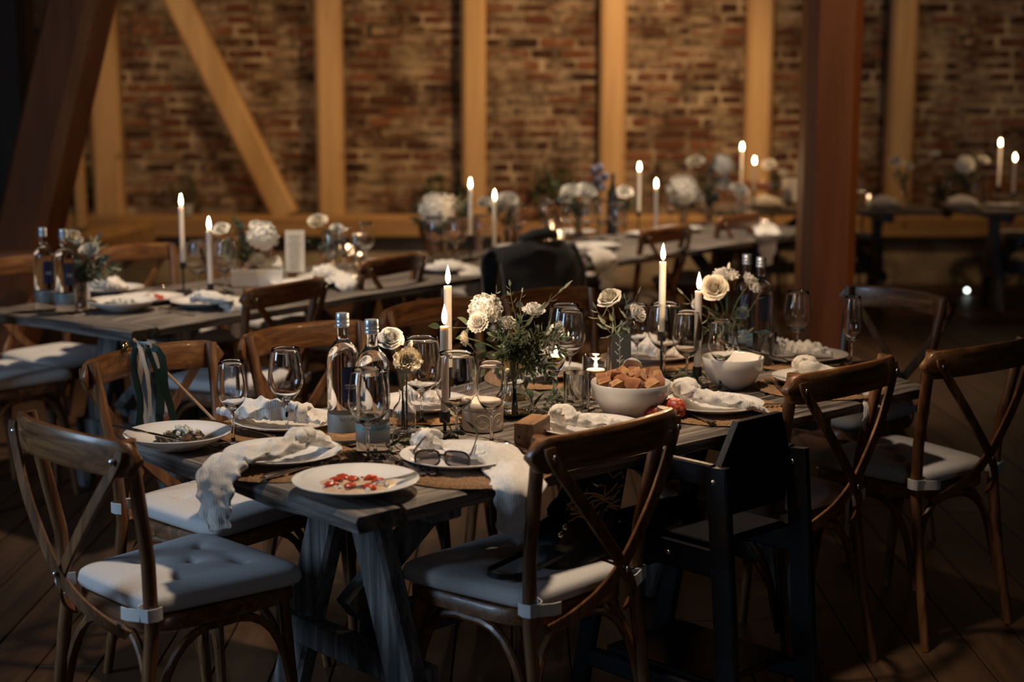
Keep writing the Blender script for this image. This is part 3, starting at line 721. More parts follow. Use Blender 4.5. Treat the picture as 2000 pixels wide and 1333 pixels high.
# ------------------------------------------------------------------ plates, mats, flatware
def plate_mesh(r=.138, deep=.0):
    if deep: prof = [(0, .002), (.055, .002), (.062, .0), (.066, .003), (.10, .018), (r, .036), (r+.001, .038), (r-.002, .039), (.098, .024), (.068, .010), (.05, .007), (0, .006)]
    else: prof = [(0, .003), (.072, .003), (.078, .0), (.082, .003), (.105, .009), (r, .020), (r+.001, .022), (r-.002, .0225), (.104, .0135), (.086, .008), (.07, .0068), (0, .0066)]
    return MB().lathe(prof, 64).mesh('plate', mt['porcelain'], True, 60)
ME['plate'] = plate_mesh(.136); ME['bowlplate'] = plate_mesh(.128, 1)
def mat_mesh(r=.19):
    mb = MB(); nr, n = 26, 96; vs_ = []; fs = []
    for i in range(nr):
        for k in range(n):
            a = 2*PI*k/n; rr = r*(i/(nr-1)) if i else .002
            if i == nr-1: rr += .0022*math.cos(a*48+1)
            z = .0052+.0016*math.cos(i*PI)+.0008*math.sin(a*40+i*2)
            if i == nr-1: z = .001
            vs_.append((rr*math.cos(a), rr*math.sin(a), z))
    for i in range(nr-1): fs += [(i*n+k, (i+1)*n+k, (i+1)*n+(k+1) % n, i*n+(k+1) % n) for k in range(n)]
    fs.append(tuple(k for k in range(n))); fs.append(tuple(reversed([(nr-1)*n+k for k in range(n)])))
    return mb.add(vs_, fs).mesh('placemat', mt['jute'])
ME['mat'] = mat_mesh()
def flat(kind):
    mb = MB()
    if kind == 'fork':
        mb.bar([(-.10, 0, .0035), (-.095, 0, .004), (-.04, 0, .0055), (.0, 0, .0075), (.03, 0, .006), (.045, 0, .0035), (.058, 0, .0025)], [.014, .018, .010, .006, .007, .018, .024], [.002, .0026, .0026, .0026, .0024, .002, .0018], (0, 0, 1))
        for k in range(4):
            y = (k-1.5)*.0066; mb.bar([(.056, y, .0026), (.075, y, .0035), (.095, y*.92, .0065)], [.0044, .0036, .0018], [.0018, .0016, .001], (0, 0, 1))
    elif kind == 'knife':
        mb.bar([(-.11, 0, .004), (-.105, 0, .0045), (-.03, 0, .0045), (.0, 0, .0045)], [.010, .014, .012, .010], [.003, .0055, .006, .004], (0, 0, 1))
        mb.bar([(.0, .001, .0045), (.02, .002, .0045), (.09, .002, .0045), (.112, -.002, .0045), (.12, -.006, .0045)], [.012, .018, .019, .012, .003], [.0022, .0018, .0016, .0014, .001], (0, 0, 1))
    else:
        mb.bar([(-.10, 0, .004), (-.03, 0, .005), (.02, 0, .008), (.04, 0, .006)], [.016, .008, .006, .010], [.0025, .0026, .0026, .002], (0, 0, 1))
        mb.lathe([(0, -.005), (.01, -.0045), (.018, -.001), (.021, .003), (.020, .0035), (.0165, .0005), (0, -.003)], 20, c=(.06, 0, .006))
    return mb.mesh(kind, mt['steel'], True, 40)
for k in ('fork', 'knife', 'spoon'): ME[k] = flat(k)
def cutlery(kind, Fr, u, n, ang, label, dz=.0, group='cutlery on the front table', tilt=(0, 0), s=1.0):
    p = Fr(u, n)
    return tag(O(kind, ME[kind], None, (p.x, p.y, TZ+dz), (tilt[0], tilt[1], Fr.ang+ang), s), label, kind, group)
def uv(Fr, px, py, z): q = P(px, py, z)-Fr.a; return q.x*Fr.u.x+q.y*Fr.u.y, q.x*Fr.n.x+q.y*Fr.n.y

# knotted gauze napkin: a gathered cloth along a path, flaring at the ends
def napkin(path, wid, thk, knot_t, label, group, seed=0, folds=7, nu=64, nv=36):
    pts = [Vector(p) for p in path]; sm = []; W = []; H = []
    K = len(pts)
    org = pts[0].copy()
    for i in range(nu):
        t = i/(nu-1)*(K-1); a = min(K-2, int(t)); f = t-a
        p0, p1, p2, p3 = [pts[max(0, min(K-1, a+k))] for k in (-1, 0, 1, 2)]
        sm.append(.5*((2*p1)+(p2-p0)*f+(2*p0-5*p1+4*p2-p3)*f*f+(3*p1-p0-3*p2+p3)*f**3)-org)
        W.append(wid[a]*(1-f)+wid[a+1]*f); H.append(thk[a]*(1-f)+thk[a+1]*f)
    vs_ = []
    for i in range(nu):
        tg = (sm[min(i+1, nu-1)]-sm[max(i-1, 0)]).normalized()
        sd = tg.cross(Vector((0, 0, 1)))
        if i and sd.length < .55 or (i and lasth):  # hanging: carry the side along
            sd = lastsd-tg*lastsd.dot(tg)
        lasth = i and tg.z < -.45
        sd = sd.normalized(); lastsd = sd
        nn = sd.cross(tg).normalized()
        for k in range(nv):
            a = 2*PI*k/nv; ca, sa = math.cos(a), math.sin(a)
            q = Vector((ca*2+seed*5, sa*.6, i*.16+seed))
            fold = math.sin(a*folds*.5+seed+1.5*noise.noise(Vector((i*.10, seed, 0)))) if sa > -.2 else 0
            w_ = W[i]/2*(1+.10*noise.noise(q*1.8)); h_ = H[i]/2
            x = ca*w_; z = math.copysign(abs(sa)**.8, sa)*h_*(1+.0)+(h_*.55*fold if sa > 0 else 0)*(1-abs(ca)**3)+H[i]*.35*noise.noise(q*2.2)
            edge = (.006*math.sin(i*.9+seed) if abs(ca) > .9 else 0)
            vs_.append(sm[i]+sd*(x+edge*ca)+nn*max(z, -h_*.9 if sa < 0 else -h_))
    mb = MB(); fs = [tuple(range(nv)), tuple(reversed([(nu-1)*nv+k for k in range(nv)]))]
    for i in range(nu-1): fs += [(i*nv+k, (i+1)*nv+k, (i+1)*nv+(k+1) % nv, i*nv+(k+1) % nv) for k in range(nv)]
    mb.add(vs_, fs)
    o = O('napkin', mb.mesh('napkin', mt['linen'], True, 80), None, org)
    tag(o, label, 'napkin', group)
    if knot_t is not None:
        i = int(knot_t*(nu-1)); c = sm[i]; tg = (sm[min(i+1, nu-1)]-sm[i-1]).normalized()
        mb = MB(); Rr = max(.018, W[i]*.42)
        for q_, tw in ((0, .35), (1, -.55)):
            m = (Matrix.Rotation(tw, 3, 'Z') @ rot_to(tg))
            def f(a, b_, q_=q_):
                A = 2*PI*a; B = 2*PI*b_
                r2 = .0115*(1+.22*math.sin(B*4+A*2+seed))+.003*math.sin(A*3)
                v = Vector(((Rr+r2*math.cos(B))*math.cos(A), (Rr*.72+r2*math.cos(B))*math.sin(A), r2*1.15*math.sin(B)+(q_-.5)*.014))
                return m @ v+c+Vector((0, 0, .006))
            nA, nB = 32, 14
            vv = [f(x/nA, y/nB) for x in range(nA) for y in range(nB)]
            mb.add(vv, [(x*nB+y, ((x+1) % nA)*nB+y, ((x+1) % nA)*nB+(y+1) % nB, x*nB+(y+1) % nB) for x in range(nA) for y in range(nB)])
        O('knot', mb.mesh('knot', mt['linen'], True, 80), o)
    return o
GP, GM, GN = 'white plates on the front table', 'round jute placemats on the front table', 'knotted gauze napkins on the front table'
def setting(Fr, px, py, lab, mat=True, r=1.0, moff=(0, 0), gp=GP, gm=GM, dz=.007, zp=.785):
    u, n = uv(Fr, px, py, zp); p = Fr(u, n)
    if mat:
        q = Fr(u+moff[0], n+moff[1]); tag(O('placemat', ME['mat'], None, (q.x, q.y, TZ), rnd.uniform(0, 6)), 'round woven jute placemat under '+lab, 'placemat', gm)
    tag(O('plate', ME['plate'], None, (p.x, p.y, TZ+(dz if mat else .0005)), 0, r), 'white porcelain plate '+lab.replace('the plate ', '').replace('the white plate ', ''), 'plate', gp)
    return u, n
# plate with roast vegetables, far left
u, n = uv(F1, 347, 846, .795); p = F1(u, n)
tag(O('soup_plate', ME['bowlplate'], None, (p.x, p.y, TZ+.0005)), 'deep white plate of half eaten roast vegetables at the left corner of the table', 'plate', GP)
t = thing('roast_vegetables', 'dark roast vegetables with crumbled white cheese in the deep plate', 'food', None, (p.x, p.y, TZ+.008))
sm_ = MB()
for k in range(34):
    a = rnd.uniform(0, 6.28); r_ = .06*math.sqrt(rnd.random()); O('vegetable_piece', MB().blob((0, 0, 0), rnd.uniform(.008, .013), 6, .5, 2.5, k, sq=(1.3, .8, .6)).mesh('vegetable', mt['saladdark'] if k % 3 else mt['olivebit']), t, (r_*math.cos(a)+.005, r_*math.sin(a), .012+.016*(1-r_/.06)+.004*rnd.random()), (rnd.random(), rnd.random(), rnd.random()*6))
for k in range(20):
    a = rnd.uniform(0, 6.28); r_ = .045*math.sqrt(rnd.random()); sm_.blob((r_*math.cos(a)+.005, r_*math.sin(a), .034+.006*(1-r_/.045)), rnd.uniform(.003, .007), 5, .5, 2, k+50)
O('cheese_crumbs', sm_.mesh('cheese_crumbs', mt['feta']), t)
kn = Vector((p.x-.085, p.y-.055, TZ+.046)); tag(O('knife', ME['knife'], None, kn+Vector((.02, .01, -.004)), (0, R(7), R(-20)), .85), 'knife resting on the rim of the deep vegetable plate', 'knife', 'cutlery on the front table')
# settings
setting(F1, 560, 820, 'with a knotted napkin, behind the left wine glasses')
setting(F1, 553, 882, 'with the napkin that hangs over the left front edge', moff=(.0, -.01))
u, n = uv(F1, 695, 938, .785); p = F1(u, n); tomp = p
tag(O('plate', ME['plate'], None, (p.x, p.y, TZ+.0075), 0, 1.0), 'white plate with leftover tomato and cream at the front corner', 'plate', GP)
setting(F1, 897, 888, 'carrying the dark framed glasses', moff=(-.0, -.045))
setting(F1, 1152, 832, 'behind the wooden card block')
setting(F1, 1392, 787, 'beside the peach, right of the bread bowl', moff=(.02, -.01))
setting(F1, 1600, 737, 'behind the chair at the right part of the table', moff=(-.02, -.02))
setting(F1, 1571, 692, 'in front of the thick post')
setting(F1, 1278, 690, 'behind the tallest candle')
setting(F1, 1062, 722, 'partly hidden behind the green bouquet')
setting(F1, 826, 785, 'behind the lisianthus vase', )
# leftovers on the tomato plate
t = thing('leftover_food', 'cream sauce with tomato pieces and herb bits on the front corner plate', 'food', None, (tomp.x, tomp.y, TZ+.0142))
O('sauce', MB().lathe([(0, .0025), (.045, .002), (.066, .0003), (.067, 0), (0, 0)], 28, fn=lambda a, i: 1+.16*math.sin(a*3+1)+.08*math.sin(a*7)).mesh('sauce', mt['sauce']), t, scale=(1.3, 1.3, 1.8))
for a, r_ in ((.2, .05), (.9, .045), (1.9, .03), (2.7, .048), (3.5, .055), (4.4, .03), (5.4, .052), (2.2, .055)):
    O('tomato_piece', MB().blob((0, 0, 0), .0135, 7, .35, 2, a, sq=(1.25, .9, .5)).mesh('tomato', mt['tomato']), t, (r_*math.cos(a), r_*math.sin(a), .006), (0, 0, a))
mb = MB()
for k in range(26):
    a = rnd.uniform(0, 6.28); r_ = .06*math.sqrt(rnd.random()); mb.blob((r_*math.cos(a), r_*math.sin(a), .004), rnd.uniform(.002, .0042), 5, .4, 2, k)
O('herb_bits', mb.mesh('herbs', mt['olivebit']), t, kind='stuff')
mb = MB()
for k in range(9):
    a = rnd.uniform(0, 6.28); r_ = .07*math.sqrt(rnd.random()); mb.blob((r_*math.cos(a), r_*math.sin(a), .004), rnd.uniform(.004, .007), 5, .4, 2, k)
O('cheese_crumbs', mb.mesh('cheese_crumbs', mt['feta']), t)
q = P(768, 938, .785); tag(O('fork', ME['fork'], None, (tomp.x+.055, tomp.y-.018, TZ+.021), (0, R(-6), R(28)), .95), 'fork lying on the tomato plate', 'fork', 'cutlery on the front table')
def cut(kind, x, y, x2, y2, label, dz=.0, gr='cutlery on the front table', s=1.0):
    a = P(x, y, TZ+dz); b_ = P(x2, y2, TZ+dz); d = b_-a; m_ = (a+b_)/2
    tag(O(kind, ME[kind], None, (m_.x, m_.y, TZ+dz), (0, 0, math.atan2(d.y, d.x)), s), label, kind, gr)
cut('fork', 828, 930, 755, 893, 'outer fork on the placemat between the tomato plate and the glasses plate', .0075)
cut('fork', 850, 932, 782, 890, 'inner fork on the placemat beside the glasses plate', .0075)
cut('knife', 534, 930, 640, 905, 'knife beside the plate with the hanging napkin', .0075)
cut('spoon', 536, 933, 628, 913, 'spoon lying beside that front left knife', .0075)
cut('knife', 497, 846, 430, 829, 'knife right of the deep vegetable plate', .0075)
cut('knife', 520, 852, 452, 834, 'second knife between the vegetable plate and the next setting', .0075)
cut('fork', 600, 862, 548, 845, 'fork by the foot of the second wine glass', .0075)
cut('knife', 1050, 892, 990, 868, 'knife right of the plate with the glasses', .0075)
cut('spoon', 1042, 900, 985, 874, 'spoon beside the knife near the wooden block', .0075)
cut('fork', 1133, 872, 1080, 850, 'fork beside the wooden card block', .0075)
cut('knife', 1480, 796, 1560, 790, 'knife by the tail of the napkin right of the bread bowl', .0075)
cut('spoon', 1378, 823, 1320, 806, 'spoon under the peach', .0075)
cut('fork', 1537, 771, 1493, 739, 'left fork on the placemat left of the right chair', .0075)
cut('fork', 1556, 769, 1510, 735, 'right fork on the placemat left of the right chair', .0075)
cut('knife', 1640, 714, 1700, 706, 'knife near the champagne flute', .0075)
# napkins, front table (heights above the table: dz)
def NP(*lst): return [P(x, y, TZ+z) for x, y, z in lst]
napkin(NP((440, 800, .045), (470, 802, .05), (520, 803, .055), (575, 808, .05), (600, 812, .045), (640, 824, .035)), [.05, .09, .085, .05, .045, .06], [.02, .035, .04, .035, .03, .012], .72, 'rumpled gauze napkin on the plate behind the left wine glasses', GN, 1)
# hanging napkin at the left front: knot on plate, tail over the end edge
e0 = P(442, 905, TZ+.02)
napkin([P(640, 868, TZ+.03), P(598, 858, TZ+.06), P(562, 872, TZ+.055), P(520, 884, TZ+.045), P(462, 892, TZ+.04), P(430, 922, TZ+.014), D(421, 960, 3.36), D(421, 1000, 3.345), D(430, 1036, 3.34)],
       [.035, .045, .055, .09, .12, .12, .10, .08, .05], [.022, .035, .035, .03, .026, .022, .018, .016, .008], .16, 'cream gauze napkin knotted on its plate and hanging over the left front edge', GN, 2)
# napkin under the glasses: knot at the back, tail over the near edge
napkin([P(808, 862, TZ+.045), P(835, 862, TZ+.05), P(870, 872, TZ+.038), P(915, 885, TZ+.034), P(960, 880, TZ+.04), P(998, 912, TZ+.018), D(1012, 950, 3.30), D(1004, 995, 3.285), D(990, 1043, 3.28)],
       [.03, .05, .04, .06, .10, .13, .12, .085, .04], [.02, .035, .014, .016, .026, .024, .02, .016, .008], .13, 'gauze napkin under the dark framed glasses, its tail hanging over the near edge', GN, 3)
napkin(NP((1082, 812, .04), (1104, 814, .055), (1140, 822, .05), (1190, 828, .045), (1228, 838, .032), (1250, 846, .022)), [.035, .05, .06, .08, .07, .04], [.025, .04, .028, .024, .018, .01], .18, 'knotted gauze napkin on the plate beside the wooden card block', GN, 4)
napkin(NP((1318, 757, .035), (1342, 762, .06), (1370, 775, .05), (1420, 783, .045), (1465, 792, .03), (1495, 806, .008)), [.035, .055, .06, .085, .095, .06], [.025, .042, .03, .028, .02, .01], .2, 'knotted gauze napkin on the plate right of the bread bowl', GN, 5)
e1 = F1(1.99, -.008)
napkin([P(1560, 712, TZ+.045), P(1578, 716, TZ+.05), P(1615, 726, TZ+.035), P(1650, 738, TZ+.033), P(1690, 757, TZ+.02), D(1705, 778, 4.33), D(1708, 812, 4.30), D(1697, 850, 4.30)],
       [.035, .055, .045, .06, .085, .10, .10, .05], [.025, .04, .022, .022, .02, .018, .016, .008], .12, 'gauze napkin running under the right chair rail and hanging over the near edge', GN, 6)
napkin(NP((1500, 680, .05), (1522, 680, .05), (1555, 682, .045), (1590, 682, .048), (1625, 692, .03)), [.035, .055, .07, .075, .04], [.025, .04, .03, .03, .015], .2, 'knotted gauze napkin on the plate in front of the thick post', GN, 7)
napkin(NP((1232, 680, .04), (1260, 675, .055), (1290, 682, .045), (1318, 688, .03)), [.05, .08, .08, .05], [.03, .045, .035, .02], .6, 'knotted gauze napkin on the plate behind the tallest candle', GN, 8)
napkin(NP((1010, 716, .04), (1045, 712, .05), (1090, 716, .04)), [.05, .09, .06], [.02, .03, .02], None, 'gauze napkin on the plate behind the green bouquet', GN, 9)
napkin(NP((790, 772, .05), (812, 768, .055), (840, 776, .045), (866, 784, .03)), [.06, .085, .07, .04], [.03, .04, .025, .015], None, 'gauze napkin on the plate behind the lisianthus vase', GN, 10)

# ------------------------------------------------------------------ flowers and greens
def petal(mb, th, dth, r0, r1, z0, z1, curl=.0, ruff=0., seed=0, cup=1.0, n=6, tip=.75):
    """one petal: a strip of a cup that rises steeply and rolls out at its lip"""
    def f(i, j):
        s_ = 2*i-1; t = j
        wd = dth*(1-(max(0, t-.55)/.45)**2.5*(1-tip))*(.5+.5*min(1, t*2.5))
        a = th+s_*wd; lip = max(0, t-.72)/.28
        r = r0+(r1-r0)*math.sin(t*PI/2)**.75+curl*r1*lip**1.5
        z = z0+(z1-z0)*t**1.25-abs(z1-z0)*curl*1.1*lip**2-abs(z1-z0)*.10*s_*s_*t
        r *= 1+.07*s_*(1 if seed % 2 else -1)*cup
        if ruff:
            k = ruff*t*t; r += k*math.sin(s_*8+seed*2.3); z += k*.8*math.cos(s_*7+seed*1.1)
        return Vector((r*math.cos(a), r*math.sin(a), z))
    mb.grid(f, n+1, n)
def rose_mesh(R_=.03, mat='petal', seed=0):
    mb = MB(); g = random.Random(seed)
    for n, w_, r1, zt, cu in [(2, 1.7, .12, .98, .0), (3, 1.3, .23, .98, .05), (4, 1.05, .35, .93, .08), (4, 1.0, .48, .84, .12), (5, .88, .61, .70, .16), (5, .84, .75, .52, .22), (6, .76, .87, .28, .26)]:
        o_ = g.uniform(0, 6)
        for k in range(n): petal(mb, o_+2*PI*k/n, w_*g.uniform(.92, 1.05), r1*R_*.35, r1*R_*g.uniform(.95, 1.05), -.55*R_, zt*R_*g.uniform(.94, 1.05), cu, .015*R_, k*2+n)
    mb.lathe([(0, -.62*R_), (.30*R_, -.56*R_), (.16*R_, -.3*R_)], 10)
    return mb.mesh('bloom', mt[mat], True, 0)
def ruffle_mesh(R_=.03, mat='petalw', seed=0, layers=((4, .18, .86), (6, .36, .80), (8, .58, .64), (9, .80, .40), (10, 1.0, .10))):
    mb = MB(); g = random.Random(seed)
    for q, (n, r1, zt) in enumerate(layers):
        o_ = g.uniform(0, 6)
        for k in range(n): petal(mb, o_+2*PI*k/n, 4.4/n*g.uniform(.9, 1.1), r1*R_*.25, r1*R_*g.uniform(.9, 1.06), -.4*R_, R_*zt+g.uniform(-.07, .07)*R_, .14, .085*R_, k*3+q+seed, .5, 7, .97)
    return mb.mesh('bloom', mt[mat], True, 0)
def mum_mesh(R_=.03, seed=0):
    mb = MB(); g = random.Random(seed)
    for q in range(6):
        f = (q+1)/6; n = 12+q*3
        for k in range(n): petal(mb, 2*PI*k/n+q*.4, .13, .05*R_, R_*(.25+.75*f)*g.uniform(.93, 1.05), -.25*R_, R_*(.58-.42*f)+g.uniform(-.04, .04)*R_, .04, 0, k, 3, 3, .6)
    return mb.mesh('bloom', mt['petalw'], True, 0)
def hydra_mesh(R_=.05, seed=0, half=True):
    mb = MB(); g = random.Random(seed); N = 62
    for k in range(N):
        z = 1-(k+.5)/N*(1.45 if half else 2); a = k*2.39996; r_ = math.sqrt(max(0, 1-z*z)); d = Vector((r_*math.cos(a), r_*math.sin(a), z*.85))
        m = rot_to(d+Vector((g.uniform(-.2, .2),)*3)); st = len(mb.v); s_ = R_*.30
        for q in range(4):
            th = q*PI/2+k
            def f(i, j, th=th): aa = th+(2*i-1)*.72*math.sin(PI*min(.93, .12+j*.82))**.5; rr = j*s_; return Vector((rr*math.cos(aa), rr*math.sin(aa), .25*s_*j*j))
            mb.grid(f, 4, 4)
        rr = R_*g.uniform(.84, 1.02)
        mb.xf(Matrix.Translation(d*rr) @ m.to_4x4(), st)
    mb.blob((0, 0, .0), R_*.72, 8, .1, 2, seed, sq=(1, 1, .8))
    return mb.mesh('bloom', mt['petalw'], True, 0)
ME['rose'] = rose_mesh(.03, 'petal', 1); ME['rosew'] = rose_mesh(.03, 'petalw', 4)
ME['carn'] = ruffle_mesh(.03, 'petalw', 3); ME['lisi'] = ruffle_mesh(.03, 'petal', 6, ((3, .14, .70), (4, .30, .78), (5, .52, .70), (6, .78, .48), (7, 1.0, .18))); ME['mum'] = mum_mesh(); ME['hyd'] = hydra_mesh(.05)
ME['bud'] = MB().lathe([(0, -.012), (.004, -.010), (.006, -.002), (.005, .006), (.002, .012), (0, .014)], 12, fn=lambda a, i: 1+.12*math.cos(a*3+i)).mesh('bud', mt['petal'])
def flower(kind, head, base, label, size=1.0, aim=(0, -.5, 1), group='white flowers of the front table', cat='flower', name=None, stem_w=.0022, pass_z=None):
    head = Vector(head); base = Vector(base)
    t = thing(name or {'rose': 'white_rose', 'rosew': 'white_rose', 'carn': 'white_carnation', 'lisi': 'white_lisianthus', 'mum': 'white_chrysanthemum', 'hyd': 'white_hydrangea', 'bud': 'flower_bud'}[kind], label, cat, group, base)
    h = head-base; aim = Vector(aim).normalized()
    nk = Vector((h.x*.12, h.y*.12, (pass_z or h.z*.5)))
    pts = bez((0, 0, 0), nk*.9, nk, 4)+bez(nk, nk+Vector((h.x*.2, h.y*.2, (h.z-nk.z)*.6)), h-aim*(.012*size), 6)[1:]
    O('stem', MB().tube(pts, stem_w, 6).mesh('stem', mt['stem']), t)
    O('bloom', ME[kind], t, h, rot_to(aim), size)
    return t
def leaf_mesh(L, Wd, mat, fold=.25, bend=.15, round_=False, n=6):
    def f(i, j):
        s_ = 2*i-1; t = j
        w_ = Wd/2*((math.sin(PI*t**(.8 if not round_ else .7)))**(.8 if not round_ else .55)); w_ = max(w_, .0004)
        return Vector((s_*w_, t*L, bend*L*(t-t*t)*1.5+abs(s_)*w_*fold))
    return MB().grid(f, 3, n).mesh('leaf', mt[mat])
ME['lol'] = leaf_mesh(.050, .011, 'olive'); ME['lru'] = leaf_mesh(.026, .011, 'leaf'); ME['leu'] = leaf_mesh(.030, .026, 'euca', .1, .1, True); ME['lbig'] = leaf_mesh(.07, .045, 'leaf', .2, .25)
ME['lolb'] = leaf_mesh(.055, .012, 'leaf', .25, .2)
def branch(path, leaf, label, n=12, s=1.0, name='greenery_sprig', group='greenery in the bouquets', stem='twig', w_=.0014, spread=55, seed=0, joined=False, pair=True, t0=.25, cat='greenery'):
    g = random.Random(seed); org = Vector(path[0]); pts = [Vector(p)-org for p in path]
    K = len(pts)
    def ev(t):
        t = min(.9999, max(0, t))*(K-1); a = int(t); f = t-a
        p0, p1, p2, p3 = [pts[max(0, min(K-1, a+k))] for k in (-1, 0, 1, 2)]
        return .5*((2*p1)+(p2-p0)*f+(2*p0-5*p1+4*p2-p3)*f*f+(3*p1-p0-3*p2+p3)*f**3)
    sm = [ev(i/14) for i in range(15)]
    t = thing(name, label, cat, group, org)
    O('stem', MB().tube(sm, [w_*(1-.6*i/14) for i in range(15)], 5).mesh('stem', mt[stem]), t)
    big = MB(); lm = ME[leaf]
    for k in range(n):
        f = t0+(1-t0)*((k//2*2 if pair else k)+.5)/n
        if k == n-1: f = 1
        p = ev(f); tg = (ev(min(1, f+.03))-ev(f-.03)).normalized()
        side = tg.orthogonal().normalized(); side.rotate(Quaternion(tg, (k//2)*(1.9 if pair else 2.4)+(PI if k % 2 else 0)+g.uniform(-.4, .4)))
        sp = R(spread*(.75+.4*g.random())) if k < n-1 else .1
        d = (tg*math.cos(sp)+side*math.sin(sp)).normalized(); nn = (tg*math.sin(sp)-side*math.cos(sp))*(-1)
        x = d.cross(nn).normalized(); m = Matrix((x, d, x.cross(d))).transposed()
        sc_ = s*g.uniform(.75, 1.1)*(1-.25*(f > .85))
        if joined:
            st = len(big.v); big.add([v.co for v in lm.vertices], [tuple(q.vertices) for q in lm.polygons]); big.xf(Matrix.Translation(p) @ m.to_4x4() @ Matrix.Scale(sc_, 4), st)
        else: O('leaf', lm, t, p, m, sc_)
    if joined: O('leaves', big.mesh('leaves', lm.materials[0]), t, kind='stuff')
    return t
GF = 'white flowers of the front table'; GG = 'greenery in the bouquets of the front table'
# --- main bouquet
vb = P(1004, 814, TZ); VY = vb.y
t = thing('ribbed_vase', 'ribbed glass vase with a round belly holding the large green bouquet', 'vase', None, loc_of(vb))
rib = lambda a, i: 1+(.012*math.cos(a*36) if 1 < i < 9 or i > 12 else 0)
O('glass', MB().lathe([(0, 0), (.028, 0), (.044, .012), (.050, .032), (.046, .052), (.034, .068), (.027, .080), (.026, .095), (.031, .150), (.0325, .152), (.030, .1515), (.0245, .096), (.0325, .066), (.044, .050), (.0475, .032), (.041, .014), (.026, .006), (0, .005)], 72, fn=rib).mesh('glass', mt['greenglass']), t)
O('water', MB().lathe([(0, .0062), (.025, .007), (.040, .015), (.0462, .032), (.043, .048), (0, .048)], 32).mesh('water', mt['water']), t)
vtop = loc_of(vb, .01)
def HD(x, y, dy=0): return D(x, y, VY+dy)
for kind, x, y, dy, s_, aim, lb in [
    ('hyd', 948, 606, .02, .86, (-.25, -.6, .8), 'large white hydrangea head at the upper left of the green bouquet'),
    ('carn', 934, 630, -.045, .86, (-.3, -.8, .5), 'cream ruffled bloom in front of the hydrangea of the green bouquet'),
    ('carn', 1042, 606, .02, .95, (.1, -.2, 1), 'white carnation at the top centre of the green bouquet'),
    ('rosew', 1083, 652, -.01, 1.15, (.7, -.3, -.3), 'drooping white bloom at the right side of the green bouquet'),
    ('lisi', 908, 662, -.02, .66, (-1, -.3, -.1), 'small bluish white bloom at the lower left of the green bouquet'),
    ('carn', 990, 632, .03, .85, (0, -.4, 1), 'cream carnation in the middle of the green bouquet')]:
    flower(kind, HD(x, y, dy), vtop+Vector((rnd.uniform(-.01, .01), rnd.uniform(-.01, .01), 0)), lb, s_, aim, GF, pass_z=.145)
vm = loc_of(vb, .13)
def br(pts, leaf, lb, n=14, s_=1.0, seed=0, **k):
    return branch([vtop, vm]+[HD(*q) for q in pts], leaf, lb, n, s_, group=GG, seed=seed, t0=.42, **k)
br([(1015, 660, -.02), (1050, 610, 0), (1100, 565, 0)], 'lol', 'olive sprig reaching up at the right of the green bouquet', 14, .85, 1, spread=35)
br([(1010, 640, 0), (1000, 590, 0), (996, 560, 0)], 'lru', 'upright sprig at the top of the green bouquet', 12, 1.0, 2)
br([(975, 640, 0), (968, 590, 0), (970, 566, 0)], 'leu', 'eucalyptus sprig standing beside the hydrangea', 8, .62, 3, stem='twig')
br([(1020, 640, .01), (1015, 600, .03), (1020, 572, .04)], 'leu', 'eucalyptus sprig behind the upright sprig', 8, .7, 33)
for k, (a, b_, c, sd) in enumerate([((1020, 690), (1050, 655), (1085, 640), 4), ((1020, 690), (1060, 680), (1098, 690), 5), ((1030, 700), (1062, 715), (1080, 740), 6), ((1015, 690), (1035, 665), (1052, 640), 7),
                                 ((1005, 690), (985, 665), (965, 655), 8), ((1025, 685), (1060, 665), (1100, 660), 9), ((1010, 700), (1030, 700), (1058, 725), 10), ((1010, 680), (1010, 650), (1020, 622), 11),
                                 ((1015, 700), (1035, 712), (1040, 738), 13), ((1000, 690), (985, 690), (975, 700), 14), ((1010, 690), (1045, 690), (1075, 705), 15)]):
    br([(*a, -.03), (*b_, -.05-.01*(k % 3)), (*c, -.04-.015*(k % 3))], 'lru', 'fine leaved green sprig of the green bouquet, '+['reaching toward the drooping white bloom','reaching far right over the candle goblet','hanging low on its right over the goblet','pointing up in its middle','pointing left under the hydrangea','crossing in front of the drooping bloom','hanging lowest above the vase belly','rising below the top carnation','drooping straight down beside the vase neck','low on its left over the vase neck','level toward the goblet rim'][k], 30, 1.25, sd, spread=62)
for k, (x, y, x2, y2, lb) in enumerate([(985, 700, 945, 720, 'big dark leaf low at the left of the green bouquet'), (1010, 710, 1030, 760, 'big dark leaf hanging below the green bouquet'), (960, 690, 915, 690, 'broad glossy leaf left of the green bouquet'), (990, 650, 860, 640, 'dry round leafed sprig behind the left taper candle')]):
    branch([vtop, vm, HD(x, y, .01), HD(x2, y2, .0)], 'lbig', lb, 5 if k == 3 else 4, .8, group=GG, seed=20+k, t0=.7)
# --- small vase with lisianthus
p = P(790, 848, TZ)
t = thing('bud_vase', 'small clear glass bottle vase with two white blooms', 'vase', None, loc_of(p))
O('glass', MB().lathe([(0, 0), (.024, 0), (.029, .005), (.030, .05), (.027, .068), (.014, .084), (.011, .10), (.014, .112), (.0128, .1125), (.0095, .10), (.0125, .083), (.025, .066), (.0282, .05), (.027, .008), (0, .006)], 32).mesh('glass', mt['glass']), t)
b_ = loc_of(p, .012)
flower('rosew', D(763, 661, p.y-.005), b_, 'white rose right of the water bottles', 1.0, (.15, -.75, .65), GF, pass_z=.11)
flower('lisi', D(795, 706, p.y-.03), b_+Vector((.006, 0, 0)), 'white lisianthus just below the rose, in the bud vase', 1.05, (.25, -.9, .3), GF, pass_z=.11)
flower('bud', D(801, 676, p.y), b_-Vector((.006, 0, 0)), 'closed green bud between the rose and the lisianthus', 1.1, (.3, 0, 1), GF, pass_z=.11)
